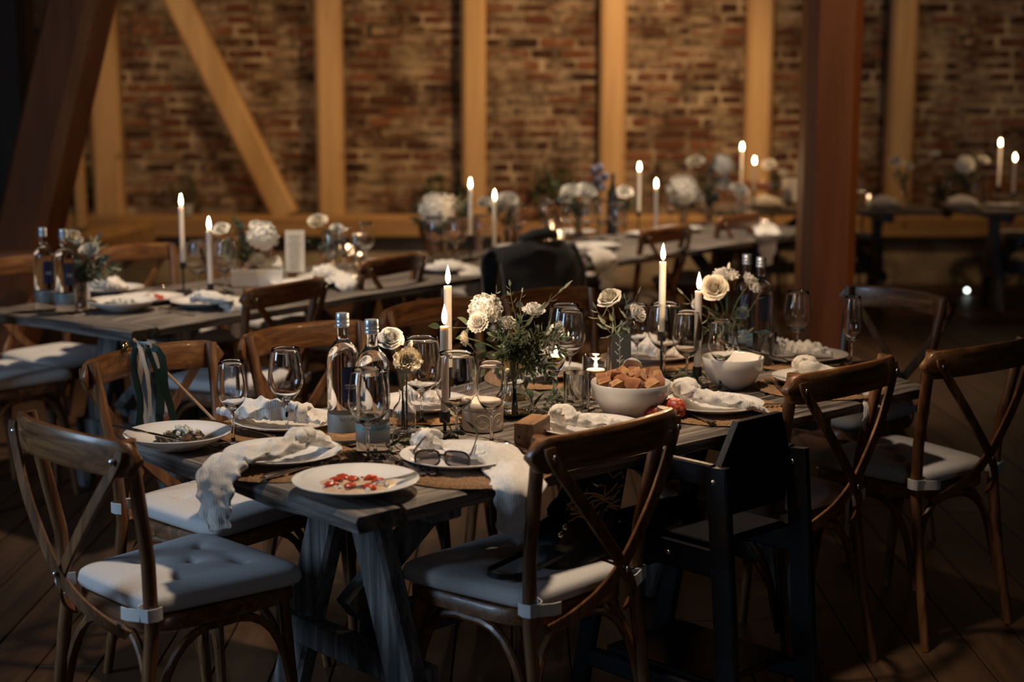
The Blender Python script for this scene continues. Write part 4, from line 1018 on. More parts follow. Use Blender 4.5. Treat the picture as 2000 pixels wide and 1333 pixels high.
# --- card bouquet
p = P(1206, 768, TZ); cv = p
t = thing('square_vase', 'clear glass tumbler vase behind the dark table card', 'vase', None, loc_of(p))
O('glass', MB().lathe([(0, 0), (.027, 0), (.028, .004), (.031, .135), (.0297, .1355), (.0265, .008), (0, .007)], 32).mesh('glass', mt['glass']), t)
b_ = loc_of(p, .012)
flower('rose', D(1190, 583, p.y), b_, 'ivory rose above the dark table card', 1.12, (-.4, -.45, .8), GF, pass_z=.13)
flower('carn', D(1246, 612, p.y-.03), b_, 'white carnation leaning right of the dark table card', .85, (.6, -.5, .5), GF, pass_z=.13)
for k, (pts, lf, lb, n) in enumerate([([(1185, 640), (1165, 605)], 'lol', 'olive sprig pointing left beside the ivory rose', 10), ([(1200, 640), (1190, 610)], 'lol', 'olive sprig under the ivory rose', 8), ([(1225, 620), (1222, 585)], 'leu', 'eucalyptus sprig between rose and carnation', 8),
                                    ([(1220, 640), (1245, 575)], 'lol', 'olive sprig with a pale tip above the carnation', 5), ([(1215, 640), (1235, 640)], 'leu', 'eucalyptus leaves at the mouth of the card vase', 7)]):
    branch([b_, b_+Vector((0, 0, .12))]+[D(x, y, p.y-.03) for x, y in pts], lf, lb, n, .8, group=GG, seed=50+k, t0=.5)
cp = P(1214, 780, TZ)
t = thing('table_card', 'dark grey card reading TISCH with a pale twig print', 'card', None, loc_of(cp), (R(-7), 0, R(4)))
ch = z_at(1214, 654, cp)-TZ; cw = .055
O('card', MB().box((0, 0, ch/2), (cw, .0012, ch)).mesh('card', mt['card'], False), t)
O('lettering', text_mesh('TISCH', .011, mt['print']), t, (0, -.0009, z_at(1214, 709, cp)-TZ), (PI/2, 0, 0))
mb = MB()
for k in range(9):
    a = k*.012; mb.bar([(-.006+.004*math.sin(k), -.0009, ch*.42+a), (-.006+.004*math.sin(k)+(.009 if k % 2 else -.009), -.0009, ch*.42+a+.010)], .0022, .0003, (0, -1, 0))
mb.bar([(-.006, -.0009, ch*.42-.01), (-.004, -.0009, ch*.42+.1)], .0008, .0003, (0, -1, 0))
O('twig_print', mb.mesh('twig_print', mt['print']), t)
# --- right bouquet
p = P(1418, 712, TZ); rv = p
t = thing('glass_vase', 'clear glass vase behind the salad bowl, holding the rose bouquet', 'vase', None, loc_of(p))
O('glass', MB().lathe([(0, 0), (.033, 0), (.036, .004), (.036, .13), (.0345, .1305), (.0345, .008), (0, .007)], 32).mesh('glass', mt['glass']), t)
b_ = loc_of(p, .012)
flower('rose', D(1395, 562, p.y-.05), b_, 'large cream rose beside the right taper flames', 1.32, (-.2, -.85, .5), GF, pass_z=.12)
flower('mum', D(1417, 537, p.y+.0), b_, 'white chrysanthemum above the large cream rose', 1.2, (0, -.4, 1), GF, pass_z=.12)
flower('mum', D(1468, 553, p.y+.0), b_, 'white chrysanthemum near the capped bottles', 1.05, (.6, -.5, .6), GF, pass_z=.12)
flower('carn', D(1360, 592, p.y+.0), b_, 'small white bloom left of the cream rose', .6, (-.8, -.3, .5), GF, pass_z=.12)
flower('bud', D(1424, 520, p.y-.01), b_, 'pale closed bud above the chrysanthemum', .9, (.1, 0, 1), GF, pass_z=.12)
for k, (pts, lf, lb, n, s_) in enumerate([([(1440, 640), (1490, 565)], 'leu', 'eucalyptus sprig with large round leaves over the bottles', 8, 1.1), ([(1440, 620), (1455, 590)], 'leu', 'eucalyptus sprig under the right chrysanthemum', 8, 1.1), ([(1380, 620), (1335, 575)], 'lol', 'pale olive sprig left of the cream rose', 9, .9),
                                        ([(1400, 640), (1370, 650)], 'lru', 'dark sprig under the cream rose', 16, 1.3), ([(1410, 640), (1400, 610)], 'lru', 'dark green leaves behind the cream rose', 18, 1.5), ([(1425, 650), (1450, 625)], 'lru', 'dark green leaves right of the cream rose', 18, 1.4), ([(1440, 660), (1458, 650)], 'lol', 'olive leaves low beside the navy label bottle', 8, .8)]):
    branch([b_, b_+Vector((0, 0, .12))]+[D(x, y, p.y-.03) for x, y in pts], lf, lb, n, s_, group=GG, seed=70+k, t0=.5)
# --- olive runner lying along the table middle
for k, (x0, y0, x1, y1) in enumerate([(985, 862, 800, 842), (960, 838, 870, 815), (905, 832, 960, 815), (1000, 795, 1120, 830), (1180, 800, 1040, 775), (1100, 812, 1010, 812), (1060, 790, 1130, 770), (1260, 745, 1330, 760), (1350, 775, 1270, 765), (1310, 735, 1370, 745), (1390, 742, 1300, 750), (780, 872, 840, 860), (745, 880, 800, 872)]):
    a = P(x0, y0, TZ+.008); c = P(x1, y1, TZ+.010); m_ = (a+c)/2+Vector((rnd.uniform(-.02, .02), rnd.uniform(-.02, .02), .012))
    branch([a, a.lerp(m_, .5), m_, c], 'lol' if k % 3 else 'lolb', ['olive twig right in front of the low left candlestick','olive twig between low candlestick and stoneware pot','olive twig against the left side of the stoneware pot','olive twig pointing at the wooden block behind the pot','olive twig in front of the candle goblet','olive twig leading from tumbler to ribbed vase','olive twig behind the water tumbler','olive twig between bread bowl and tall candlestick','olive twig in front of the low right candlestick','olive twig at the foot of the tallest candlestick','olive twig beside the salad bowl foot','olive twig touching the rim of the glasses plate','olive twig beside the teal striped bottle'][k], 11, .95, name='olive_twig', group='olive twigs lying '+('near the stoneware pot' if x0 < 990 else ('behind the bread bowl' if x0 > 1200 else 'beside the green bouquet')), seed=90+k, t0=.1, spread=50)

# ------------------------------------------------------------------ bowls, pot, block, glasses, peach
def bowl(p, r, h, label, name):
    t = O(name, MB().lathe([(0, .003), (r*.40, .003), (r*.44, 0), (r*.47, .003), (r*.72, h*.22), (r*.93, h*.6), (r, h), (r*.985, h+.003), (r*.955, h), (r*.88, h*.6), (r*.66, h*.25), (r*.3, h*.1), (0, h*.09)], 56).mesh(name, mt['porcelain'], True, 60), None, loc_of(p))
    return tag(t, label, 'bowl')
bp_ = P(1231, 814, TZ); bowl(bp_, .106, .092, 'white porcelain bowl filled with bread cubes', 'bread_bowl')
k = 0
for lv, (rr, zz_, nn_) in enumerate([(.052, .058, 7), (.075, .086, 10), (.040, .096, 6), (.018, .108, 3)]):
    for i in range(nn_):
        a = 2*PI*i/nn_+lv; s_ = rnd.uniform(.030, .040)
        mb = MB().box((0, 0, 0), (s_*1.1, s_, s_*.8), jit=.003, bev=.006)
        mb.m = [0 if rnd.random() < .62 else 1 for _ in mb.f]
        o = O('bread_cube', mb.mesh('bread_cube', [mt['bread'], mt['crumbs']], True, 50), None, (bp_.x+rr*math.cos(a), bp_.y+rr*math.sin(a), TZ+zz_+.008+rnd.uniform(-.004, .006)), (rnd.uniform(-.7, .7), rnd.uniform(-.7, .7), rnd.uniform(0, 3)))
        tag(o, ['toasted bread cube buried low in the bread bowl', 'toasted bread cube along the rim of the bread bowl', 'toasted bread cube in the upper ring of the bread pile', 'toasted bread cube at the very top of the bread pile'][lv], 'bread', ['bread cubes low in the bowl', 'bread cubes along the bowl rim', 'bread cubes in the upper ring', 'bread cubes on top of the pile'][lv]); k += 1
# spoon end / paper in the bowl
def pf(i, j): s_ = 2*i-1; return Vector((s_*.035*(1-.35*j*j), .012*(1-s_*s_), .075*j*(1-.12*s_*s_)))
pn = MB().grid(pf, 9, 7); me = pn.mesh('paper_napkin', mt['paper']); o = O('paper_napkin', me, None, (bp_.x+.004, bp_.y+.045, TZ+.075), (R(14), 0, R(8)))
md = o.modifiers.new('s', 'SOLIDIFY'); md.thickness = .001
tag(o, 'white folded paper standing in the bread bowl behind the cubes', 'napkin')
sp_ = P(1430, 757, TZ); bowl(sp_, .090, .088, 'white porcelain salad bowl with two servers', 'salad_bowl')
t = thing('green_salad', 'green leaf salad lying low in the white salad bowl', 'food', None, (sp_.x, sp_.y, TZ+.05))
mb = MB()
for k in range(26):
    a = rnd.uniform(0, 6.28); r_ = .055*math.sqrt(rnd.random()); st = len(mb.v); mb.add([v.co for v in ME['lru'].vertices], [tuple(q.vertices) for q in ME['lru'].polygons]); mb.xf(Matrix.Translation((r_*math.cos(a), r_*math.sin(a), .008*rnd.random())) @ Matrix.Rotation(a*3, 4, 'Z') @ Matrix.Rotation(.4, 4, 'X') @ Matrix.Scale(1.3, 4), st)
O('salad_leaves', mb.mesh('salad_leaves', mt['leaf']), t, kind='stuff')
O('salad_base', MB().blob((0, 0, -.006), .05, 8, .3, 3, 2, sq=(1, 1, .3)).mesh('salad_base', mt['leaf']), t)
for k, (dz, r_) in enumerate([(.0, .05), (.006, -.12)]):
    tag(O('salad_server', ME['spoon'], None, (sp_.x+.058, sp_.y+.012+k*.008, TZ+.092+dz), (0, R(-14), PI+R(8)+r_), 1.05), ['lower steel server leaning on the salad bowl rim', 'upper steel server leaning on the salad bowl rim'][k], 'spoon')
# stoneware pot
p = P(943, 838, TZ)
t = thing('stoneware_pot', 'cream stoneware pot with a notched lid and round embossed stamps', 'pot', None, loc_of(p), R(-12))
O('body', MB().lathe([(0, 0), (.050, 0), (.0525, .003), (.053, .052), (.051, .054), (0, .054)], 48).mesh('body', mt['stoneware']), t)
O('lid', MB().lathe([(0, .0545), (.053, .0545), (.054, .057), (.054, .070), (.050, .075), (.03, .077), (0, .077)], 48).mesh('lid', mt['stoneware']), t)
a = R(-118); O('spoon_handle', MB().tube([(.040*math.cos(a), .040*math.sin(a), .07), (.052*math.cos(a), .052*math.sin(a), .079), (.060*math.cos(a), .060*math.sin(a), .080)], .0045, 8).mesh('spoon_handle', mt['stoneware']), t)
for ca in (-78, -28):
    mb = MB()
    for rr, tw in ((.0175, .0011), (.0135, .0008)):
        pts = []
        for k in range(29):
            q = 2*PI*k/28; aa = R(ca)+rr*math.cos(q)/.053; pts.append((.0533*math.cos(aa), .0533*math.sin(aa), .028+rr*math.sin(q)))
        mb.tube(pts, tw, 5)
    for q in range(12):
        qq = 2*PI*q/12; aa = R(ca)+.0155*math.cos(qq)/.053; mb.blob((.0533*math.cos(aa), .0533*math.sin(aa), .028+.0155*math.sin(qq)), .0009, 4, 0)
    mb.bar([(.0535*math.cos(R(ca)-.15), .0535*math.sin(R(ca)-.15), .024), (.0537*math.cos(R(ca)), .0537*math.sin(R(ca)), .030), (.0535*math.cos(R(ca)+.15), .0535*math.sin(R(ca)+.15), .026)], .003, .0012, (math.cos(R(ca)), math.sin(R(ca)), 0))
    O('stamp', mb.mesh('stamp', mt['stoneware']), t)
# wooden block
a = P(1010, 890, TZ); fr = P(1064, 884, TZ)
t = thing('card_block', 'oiled wooden block with a deep slot, lying by the near chair rail', 'block', None, loc_of((P(1037, 873, TZ)+Vector((.004, .02, 0)))), F1.ang+R(-16))
for s_, wd in ((-.0155, .017), (.0095, .031)): O('wood_half', MB().box((.0, s_*1.0, .033), (.115, wd, .064), bev=.0022).mesh('wood_half', mt['block']), t)
t.rotation_euler.z = R(68)
O('base_strip', MB().box((0, -.005, .008), (.113, .030, .014)).mesh('base_strip', mt['block']), t)
O('dowel_hole', MB().lathe([(0, 0), (.003, 0), (.003, .0008), (0, .0008)], 12).mesh('dowel_hole', mt['wick']), t, (-.0576, .012, .030), (0, -PI/2, 0))
O('dowel_hole', MB().lathe([(0, 0), (.003, 0), (.003, .0008), (0, .0008)], 12).mesh('dowel_hole', mt['wick']), t, (.02, -.0242, .034), (PI/2, 0, 0))
# dark framed glasses on the napkin plate
gp = P(868, 888, TZ+.05)
t = thing('spectacles', 'dark brown framed glasses with smoked lenses, lying on the napkin plate', 'glasses', None, (gp.x-.005, gp.y, TZ+.040), (R(12), 0, R(-10)))
def lensloop(cx, sgn):
    pts = []
    for k in range(25):
        q = 2*PI*k/24; c_, s_ = math.cos(q), math.sin(q)
        pts.append((cx+.0285*math.copysign(abs(c_)**.62, c_), 0, .0195*math.copysign(abs(s_)**.7, s_)+.003*sgn*c_))
    return pts
for sg in (-1, 1):
    lp = lensloop(sg*.034, -sg); mb = MB(); mb.tube(lp, .0024, 7); O('rim', mb.mesh('rim', mt['tort']), t)
    mb = MB(); n = 24; mb.add([Vector(q)+Vector((0, .0006, 0)) for q in lp[:-1]]+[Vector(q)-Vector((0, .0006, 0)) for q in lp[:-1]], [tuple(range(n)), tuple(reversed(range(n, 2*n)))]+[(k+n, (k+1) % n+n, (k+1) % n, k) for k in range(n)])
    O('lens', mb.mesh('lens', mt['lens'], False), t)
    O('temple_arm', MB().bar([(sg*.064, .001, .012), (sg*.066, .008, .012), (sg*.063, .06, .010), (sg*.058, .115, .007), (sg*.054, .138, -.006)], [.007, .007, .005, .005, .006], .003, (1, 0, 0)).mesh('temple_arm', mt['tort']), t)
O('bridge', MB().tube([(-.0075, 0, .008), (0, -.002, .011), (.0075, 0, .008)], .0026, 7).mesh('bridge', mt['tort']), t)
# peach
pp = P(1317, 820, TZ); m, nt, N, L, b = newmat('peach_skin'); tc = N.new('ShaderNodeTexNoise'); tc.inputs['Scale'].default_value = 5; r = ramp(N, [(.42, (.30, .02, .02)), (.56, (.50, .06, .03)), (.68, (.70, .36, .10))])
L.new(tc.outputs[0], r.inputs[0]); L.new(r.outputs[0], b.inputs['Base Color']); pset(b, rough=.45); mt['peach'] = m
def pe(i, j):
    a = 2*PI*i; z = math.cos(PI*j); r_ = math.sin(PI*j)**.9; k = 1-.07*math.exp(-(min(a, 2*PI-a)/.25)**2)
    return Vector((.033*r_*math.cos(a)*k, .033*r_*math.sin(a)*k, .029+.030*z-(.006*math.exp(-(r_/.3)**2) if z > 0 else 0)))
tag(O('peach', MB().grid(pe, 28, 18, True).mesh('peach', mt['peach']), None, loc_of(pp)), 'red and yellow peach on the placemat behind the chair rail', 'fruit')
tag(O('peach', MB().grid(pe, 28, 18, True).mesh('peach', mt['peach']), None, loc_of(pp+Vector((-.055, -.03, 0))), 2, .8), 'dark plum sized fruit just left of the peach', 'fruit')

# ------------------------------------------------------------------ ribboned stick on the left chair
top = P(264, 652, .93); bot = Vector((0, 0, 0))
cA = chA[1]; rotA = Matrix.Rotation(chA[2], 3, 'Z')
def CA(x, y, z): return cA+rotA @ Vector((x, y, z))
s0 = CA(.045, -.295, .925); s1 = CA(-.125, .10, .521)
s0 = D(263, 652, chA[1].y+.25) if False else s0
t = thing('ribbon_wand', 'wooden stick with cream and green ribbons and a small bell, leaning on the left chair', 'ribbon stick', None, s0)
dv = s1-s0
O('stick', MB().tube([dv*0, dv*.5, dv], .0042, 8).mesh('stick', mt['stick']), t)
O('bell', MB().lathe([(0, .012), (.006, .010), (.010, .004), (.0105, -.004), (.008, -.010), (0, -.011)], 16).mesh('bell', mt['bell']), t, Vector((-.02, -.01, -.018)))
up = Vector((0, 0, -1))
for k, (mn, x0, x1, ln, wv_, wd) in enumerate([('ribbon', .0, .01, .27, .02, .014), ('ribbon', .02, .075, .20, .012, .009), ('ribbong', .03, .06, .30, .02, .022), ('ribbonb', .01, .035, .31, .015, .012), ('ribbong', -.01, -.005, .26, .02, .018), ('ribbon', .0, .03, .30, .012, .010), ('ribbong', .04, .085, .24, .02, .020)]):
    ex = (P(300, 700, .8)-P(250, 700, .8)).normalized(); fw = (Vector((0, 0, CAM_H))-s0); fw.z = 0; fw.normalize()
    pts = [dv*.03]
    for q in range(1, 9):
        f = q/8; pts.append(dv*.03+ex*(x0+(x1-x0)*math.sin(f*PI*.55)+wv_*.35*math.sin(f*9+k*2))+Vector((0, 0, .028*math.sin(min(1, f*2.2)*PI)*(1 if k % 2 else .4)-ln*f**1.3))+fw*(.035+.004*k+.01*math.sin(f*6+k)))
    O('ribbon', MB().bar(pts, wd, .0008, fw).mesh('ribbon', mt[mn]), t, label={'ribbon': 'cream ribbon', 'ribbong': 'dark green ribbon', 'ribbonb': 'grey blue ribbon'}[mn])
# ------------------------------------------------------------------ handbag on the near chair
cE = chE[1]; rotE = Matrix.Rotation(chE[2], 3, 'Z')
hb = cE+rotE @ Vector((.105, -.085, .520))
t = thing('handbag', 'black leather handbag with gold patterned cloth stuffed on top and a strap loop', 'bag', None, hb, chE[2])
def bagf(i, j):
    a = 2*PI*i; z = j; k = (1-.28*z)*(1-max(0, z-.85)*3.2)
    x = .135*math.copysign(abs(math.cos(a))**.6, math.cos(a))*k; y = .070*math.copysign(abs(math.sin(a))**.6, math.sin(a))*k
    q = Vector((x*9, y*9, z*3)); d = .014*noise.noise(q)
    return Vector((x+d, y+d, .105*z+.006*noise.noise(q*2)*(z > .05)))
mb = MB().grid(bagf, 36, 12, True); mb.f.append(tuple(reversed(range(36)))); mb.m.append(0); mb.tone.append(0); mb.f.append(tuple(11*36+k for k in range(36))); mb.m.append(0); mb.tone.append(0)
O('body', mb.mesh('body', mt['leather']), t)
def zf(i, j):
    a = 2*PI*i; b2 = PI*j; q = Vector((math.cos(a)*math.sin(b2), math.sin(a)*math.sin(b2), math.cos(b2)))
    k = 1+.22*noise.noise(q*3)+.05*math.sin(b2*14)
    return Vector((q.x*.125*k, q.y*.062*k, q.z*.045*k+(.05*q.x)))
pc = O('patterned_cloth', MB().grid(zf, 36, 20, True).mesh('patterned_cloth', mt['coat'], True, 60), t, (.060, .02, .125), (0, R(-14), R(8)), 1.1)
for k in range(6):
    ii = .52+.075*k; pts = [zf(ii+.018*math.sin(q*1.4+k), .12+.70*q/16)*1.012 for q in range(17)]
    O('gold_stripe', MB().tube(pts, [.0012+.0018*abs(math.sin(q*.9+k*2)) for q in range(17)], 5).mesh('gold_stripe', mt['gold']), pc)
LP = []
for k in range(26):
    q = R(-75)-R(210)*k/25; LP.append((-.125+.062*math.cos(q)*1.0-.085*max(0, -math.cos(q)), .062*math.sin(q)*-1*-.62, .012+.006*math.cos(q)))
LP = [(-.06, -.045, .030)]+[(-.225+.055*math.cos(R(270)-R(180)*k/22), .045*math.sin(R(270)-R(180)*k/22), .011) for k in range(23)]+[(-.06, .045, .030)]
def outn(p): v = Vector((p[0]+.2, p[1], 0)); return v.normalized()[:]
O('strap_loop', MB().bar(LP, .013, .0045, [outn(p) for p in LP]).mesh('strap', mt['leather']), t)
O('strap_loop', MB().bar([(.02, -.07, .06), (.03, -.10, .03), (.035, -.125, -.01), (.035, -.15, -.012)], .018, .004, (0, -1, .3)).mesh('strap', mt['leather']), t)
for x_, z_ in ((-.10, .10), (-.115, .085), (.02, .065)): O('buckle', MB().blob((0, 0, 0), .008, 6, .1, sq=(1.2, .5, 1)).mesh('buckle', mt['rivet']), t, (x_, -.058, z_))
for k in range(5):
    pts = [(-.08+.03*q, -.050-.006*math.sin(q+k), .105+.012*k+.010*math.sin(q*1.7+k)) for q in range(7)]
    O('gold_trim', MB().tube(pts, .0025, 5).mesh('gold_trim', mt['gold']), t)

# ------------------------------------------------------------------ black high chair
a = P(1402, 914, .735); b_ = P(1556, 874, .735); mid = (a+b_)/2; ex = b_-a; ang = math.atan2(ex.y, ex.x); hw = ex.length/2
t = thing('high_chair', 'black lacquered wooden high chair for a child, pushed to the near side of the table', 'high chair', None, (mid.x, mid.y, 0), ang)
print('highchair halfwidth', hw)
for s in (-1, 1):
    x_ = s*hw
    O('rear_post', MB().bar([(x_, -.06, 0), (x_, -.03, .40), (x_, .0, .735)], .062, .024, (1, 0, 0)).mesh('rear_post', mt['hchair']), t)
    O('front_post', MB().bar([(x_, .46, 0), (x_, .38, .40), (x_, .31, .735)], .055, .024, (1, 0, 0)).mesh('front_post', mt['hchair']), t)
    O('arm_rail', MB().bar([(x_, .015, .712), (x_, .15, .712), (x_, .31, .712)], .055, .022, (1, 0, 0)).mesh('arm_rail', mt['hchair']), t)
    O('side_rail', MB().bar([(x_, -.02, .50), (x_, .36, .50)], .07, .022, (1, 0, 0)).mesh('side_rail', mt['hchair']), t)
    O('foot_rail', MB().bar([(x_, -.04, .16), (x_, .43, .16)], .05, .022, (1, 0, 0)).mesh('foot_rail', mt['hchair']), t)
    O('screw', RIV, t, (x_-.012, .004, .70), PI/2, .8); O('screw', RIV, t, (x_-.012, .14, .50), PI/2, .8)
O('seat_board', MB().box((0, .17, .535), (hw*2-.03, .30, .018), bev=.003).mesh('seat_board', mt['hchair']), t)
O('seat_lip', MB().box((0, .325, .549), (hw*2-.03, .018, .03), bev=.003).mesh('seat_lip', mt['hchair']), t)
mb = MB(); prof = [(-hw+.014, .60), (hw-.014, .60), (hw-.014, .72), (hw*.55, .835), (-hw*.55, .835), (-hw+.014, .72)]
n = 6; mb.add([(x_, .02+.06*0-(z_-.6)*.10, z_) for x_, z_ in prof]+[(x_, .038-(z_-.6)*.10, z_) for x_, z_ in prof], [tuple(range(n)), tuple(reversed(range(n, 2*n)))]+[(k+n, (k+1) % n+n, (k+1) % n, k) for k in range(n)])
O('back_panel', mb.mesh('back_panel', mt['hchair'], False), t)
O('front_bar', MB().box((0, .315, .70), (hw*2, .022, .05), bev=.003).mesh('front_bar', mt['hchair']), t)
O('foot_board', MB().box((0, .18, .19), (hw*2-.02, .36, .02), bev=.003).mesh('foot_board', mt['hchair']), t)
O('rear_bar', MB().box((0, -.045, .10), (hw*2, .022, .05), bev=.003).mesh('rear_bar', mt['hchair']), t)

# ------------------------------------------------------------------ coat on the rear chair
cL = chL[1]
t = thing('black_coat', 'heavy black coat draped over the chair back in front of the rear table', 'coat', None, (cL.x, cL.y, 0), chL[2])
def cf(i, j):
    s_ = 2*i-1; x_ = s_*.27+.02*math.sin(j*9); t_ = j
    q = Vector((x_*6, t_*4, 2)); 
    side = -1 if t_ < .5 else 1; u_ = abs(t_-.5)*2
    drop = .46*u_**1.1 if side < 0 else .34*u_**1.1
    y_ = -.318+.055*abs(s_)**2+side*(.040+.03*min(1, u_*3))+.03*noise.noise(q)*min(1, u_*4)
    if u_ < .12: y_ = -.318+.055*abs(s_)**2+side*.040*(u_/.12)**.6
    z_ = .918-drop-.03*abs(s_)**3+.03*noise.noise(Vector((x_*5, 0, 1)))-.01*(1-math.cos(u_*3))
    return Vector((x_*(1+.10*u_+.06*math.sin(u_*3)), y_, z_))
o = O('coat_body', MB().grid(cf, 36, 40).mesh('coat_body', mt['coat']), t); md = o.modifiers.new('s', 'SOLIDIFY'); md.thickness = .012
O('sleeve', MB().tube([(.26, -.27, .86), (.30, -.29, .75), (.30, -.30, .60), (.285, -.30, .47)], [.045, .055, .05, .045], 12).mesh('sleeve', mt['coat']), t)
O('collar', MB().tube([(-.13, -.30, .925), (-.05, -.315, .94), (.05, -.315, .942), (.13, -.30, .925)], [.02, .028, .028, .02], 10).mesh('collar', mt['coat']), t)

# ------------------------------------------------------------------ left table and rear tables: their settings
ME['cyl'] = MB().lathe([(0, 0), (.026, 0), (.028, .004), (.030, .11), (.0288, .1105), (.026, .008), (0, .007)], 20).mesh('glass_vase', mt['glass'])
def side_word(x, y, base, greens, i):
    xs = sorted(g[0] for g in greens); r_ = xs.index(x); n_ = len(xs)
    sd = 'leftmost' if r_ == 0 else ('rightmost' if r_ == n_-1 else ['second from left', 'third from left', 'fourth from left', 'fifth from left', 'sixth from left', 'seventh from left'][r_-1])
    return sd
def bgvase(base, flowers, greens, where, gname, Y=None, hz=.10, dark=False):
    """flowers: (kind, px, py, size, label); greens: (px, py)"""
    p = P(*base, TZ) if Y is None else D(base[0], 400, Y); p = Vector((p.x, p.y, TZ))
    tag(O('glass_vase', ME['cyl'], None, p), 'clear glass vase '+where, 'vase', 'glass vases on the rear tables')
    b_ = p+Vector((0, 0, .012))
    for i, (kind, x, y, s_, lb) in enumerate(flowers):
        h = D(x, y, p.y-.03+.03*(i % 3)); d = h-b_
        flower(kind, h, b_+Vector((.004*i, .003*i, 0)), lb, s_, (d.x*1.5, -.5, .7), gname, pass_z=hz)
    for i, (x, y) in enumerate(greens):
        h = D(x, y, p.y+rnd.uniform(-.05, .05))
        branch([b_, b_+Vector((0, 0, hz)), b_.lerp(h, .7)+Vector((0, 0, .03)), h], ['lru', 'leu', 'lol'][i % 3], side_word(x, y, base, greens, i)+' green sprig in the vase '+where, 26, 1.7 if i % 3 == 0 else 1.1, joined=True, group='greenery '+where, seed=i*7+int(base[0]), t0=.3)
GL = 'white flowers of the left table'; GR = 'white flowers of the rear tables'
bgvase((163, 606), [('lisi', 138, 462, 1.05, 'white bloom right behind the left table bottles'), ('carn', 174, 488, 1.15, 'white carnation right of the left table bottles'), ('carn', 152, 470, .7, 'small white bloom between the left table bottles and the carnation')],
       [(160, 520), (205, 505), (190, 470), (225, 520), (150, 510), (200, 540)], 'at the left end of the left table', GL)
bgvase((482, 556), [('hyd', 513, 462, 1.28, 'large white hydrangea on the left table'), ('rosew', 432, 447, 1.15, 'white rose beside the lower candle of the left table'), ('carn', 500, 440, .9, 'white bloom on top of the left table hydrangea')],
       [(460, 430), (475, 470), (450, 500), (485, 500), (470, 440), (500, 510), (440, 480)], 'behind the white bread dish', GL)
bgvase((640, 536), [('lisi', 620, 432, 1.35, 'single white peony left of the tealights on the left table'), ('carn', 658, 447, 1.0, 'small white bloom above the tealights of the left table')],
       [(640, 460), (630, 480), (660, 470), (615, 470)], 'at the far end of the left table', GL)
bgvase((862, 500), [('hyd', 853, 410, 1.75, 'broad white hydrangea left of the brightest wall post'), ('hyd', 872, 402, 1.2, 'second hydrangea head next to the broad one by the brightest wall post')],
       [(815, 405), (830, 440), (895, 390), (810, 430), (860, 450), (905, 400)], 'left of the brightest wall post', GR)
bgvase((988, 478), [('rosew', 948, 395, 1.3, 'white rose just behind the brightest post candles'), ('carn', 992, 390, 1.8, 'white bloom right of the brightest post candles'), ('carn', 975, 408, 1.2, 'low white bloom near the brightest post candles')], [(960, 410), (1000, 410), (1010, 400)], 'above the black coat', GR)
bgvase((1130, 462), [('carn', 1115, 373, 1.7, 'left white bloom of the bunch before the orange post'), ('carn', 1146, 372, 1.9, 'right white bloom of the bunch before the orange post'), ('lisi', 1105, 385, 1.2, 'lower white bloom of the bunch before the orange post')],
       [(1090, 360), (1130, 400), (1160, 390), (1080, 350), (1115, 400), (1150, 410)], 'in front of the middle wall post', GR)
bgvase((1215, 448), [('rosew', 1220, 375, 1.6, 'white bloom left of the rear table taper pair'), ('carn', 1208, 395, 1.3, 'lower white bloom left of the rear table taper pair')], [(1190, 380), (1225, 400), (1240, 395), (1200, 400)], 'left of the rear table taper pair', GR)
bgvase((1335, 438), [('hyd', 1333, 373, 1.95, 'big round white bloom on the rear table')], [(1320, 400), (1350, 400), (1365, 385)], 'under the big round white bloom', GR)
bgvase((1385, 437), [('lisi', 1358, 316, 1.7, 'upper left bloom of the tall bouquet on the rear table'), ('hyd', 1412, 322, 1.35, 'large upper right bloom of the tall bouquet on the rear table'), ('carn', 1412, 358, 1.9, 'lower white bloom of the tall bouquet on the rear table'), ('carn', 1445, 372, 1.9, 'pinkish white bloom low right of the tall bouquet')],
       [(1372, 296), (1385, 330), (1390, 350), (1368, 345), (1400, 380), (1345, 330), (1380, 380), (1395, 310)], 'left of the wall table candles', GR)
bgvase((1512, 400), [('carn', 1503, 322, 1.7, 'cream bloom between the wall table candles and the menu card'), ('rosew', 1530, 336, 1.1, 'small white bloom touching the wall table menu card')], [(1515, 340), (1518, 360), (1510, 350)], 'left of the wall table menu card', GR, 11.4)
bgvase((1765, 400), [('rosew', 1750, 315, 1.6, 'white rose right of the thick post on the wall table'), ('carn', 1775, 325, 1.1, 'small bloom beside the white rose right of the thick post')], [(1755, 335), (1770, 340), (1745, 340)], 'right of the thick post', GR, 11.35)
bgvase((1892, 400), [('hyd', 1885, 322, 1.35, 'drooping hydrangea near the right edge of the photo'), ('carn', 1922, 312, 1.2, 'cream bloom near the right edge tapers'), ('carn', 1828, 300, .9, 'faint lilac white bloom before the bricks at the right')],
       [(1900, 320), (1880, 345), (1910, 340), (1860, 350), (1845, 330), (1915, 300), (1870, 340)], 'near the right edge of the photo', GR, 11.5)
# dusty thistle bunch and dark bottle before the middle orange post
q = P(1168, 462, TZ)
t = thing('thistle_bunch', 'dusty lilac thistle heads in front of the bricks beside the dark bottle', 'flower', None, (q.x, q.y, TZ))
O('stems', MB().tube([(0, 0, .0), (0, 0, .2)], .006, 6).mesh('stems', mt['stem']), t)
for k, (x, y) in enumerate([(1160, 332), (1172, 328), (1168, 350), (1182, 345), (1176, 365)]):
    h = D(x, y, q.y)-Vector((q.x, q.y, TZ)); O('thistle_head', MB().blob(h, .024, 8, .5, 6, k).mesh('thistle_head', mt['lilac']), t)
q = P(1196, 458, TZ)
tag(O('dark_bottle', MB().lathe([(0, 0), (.036, 0), (.030, .22), (.025, .26), (.012, .30), (.011, .36), (0, .362)], 20).mesh('dark_bottle', mt['hchair']), None, (q.x, q.y, TZ)), 'dark tall bottle in front of the middle orange wall post', 'bottle')
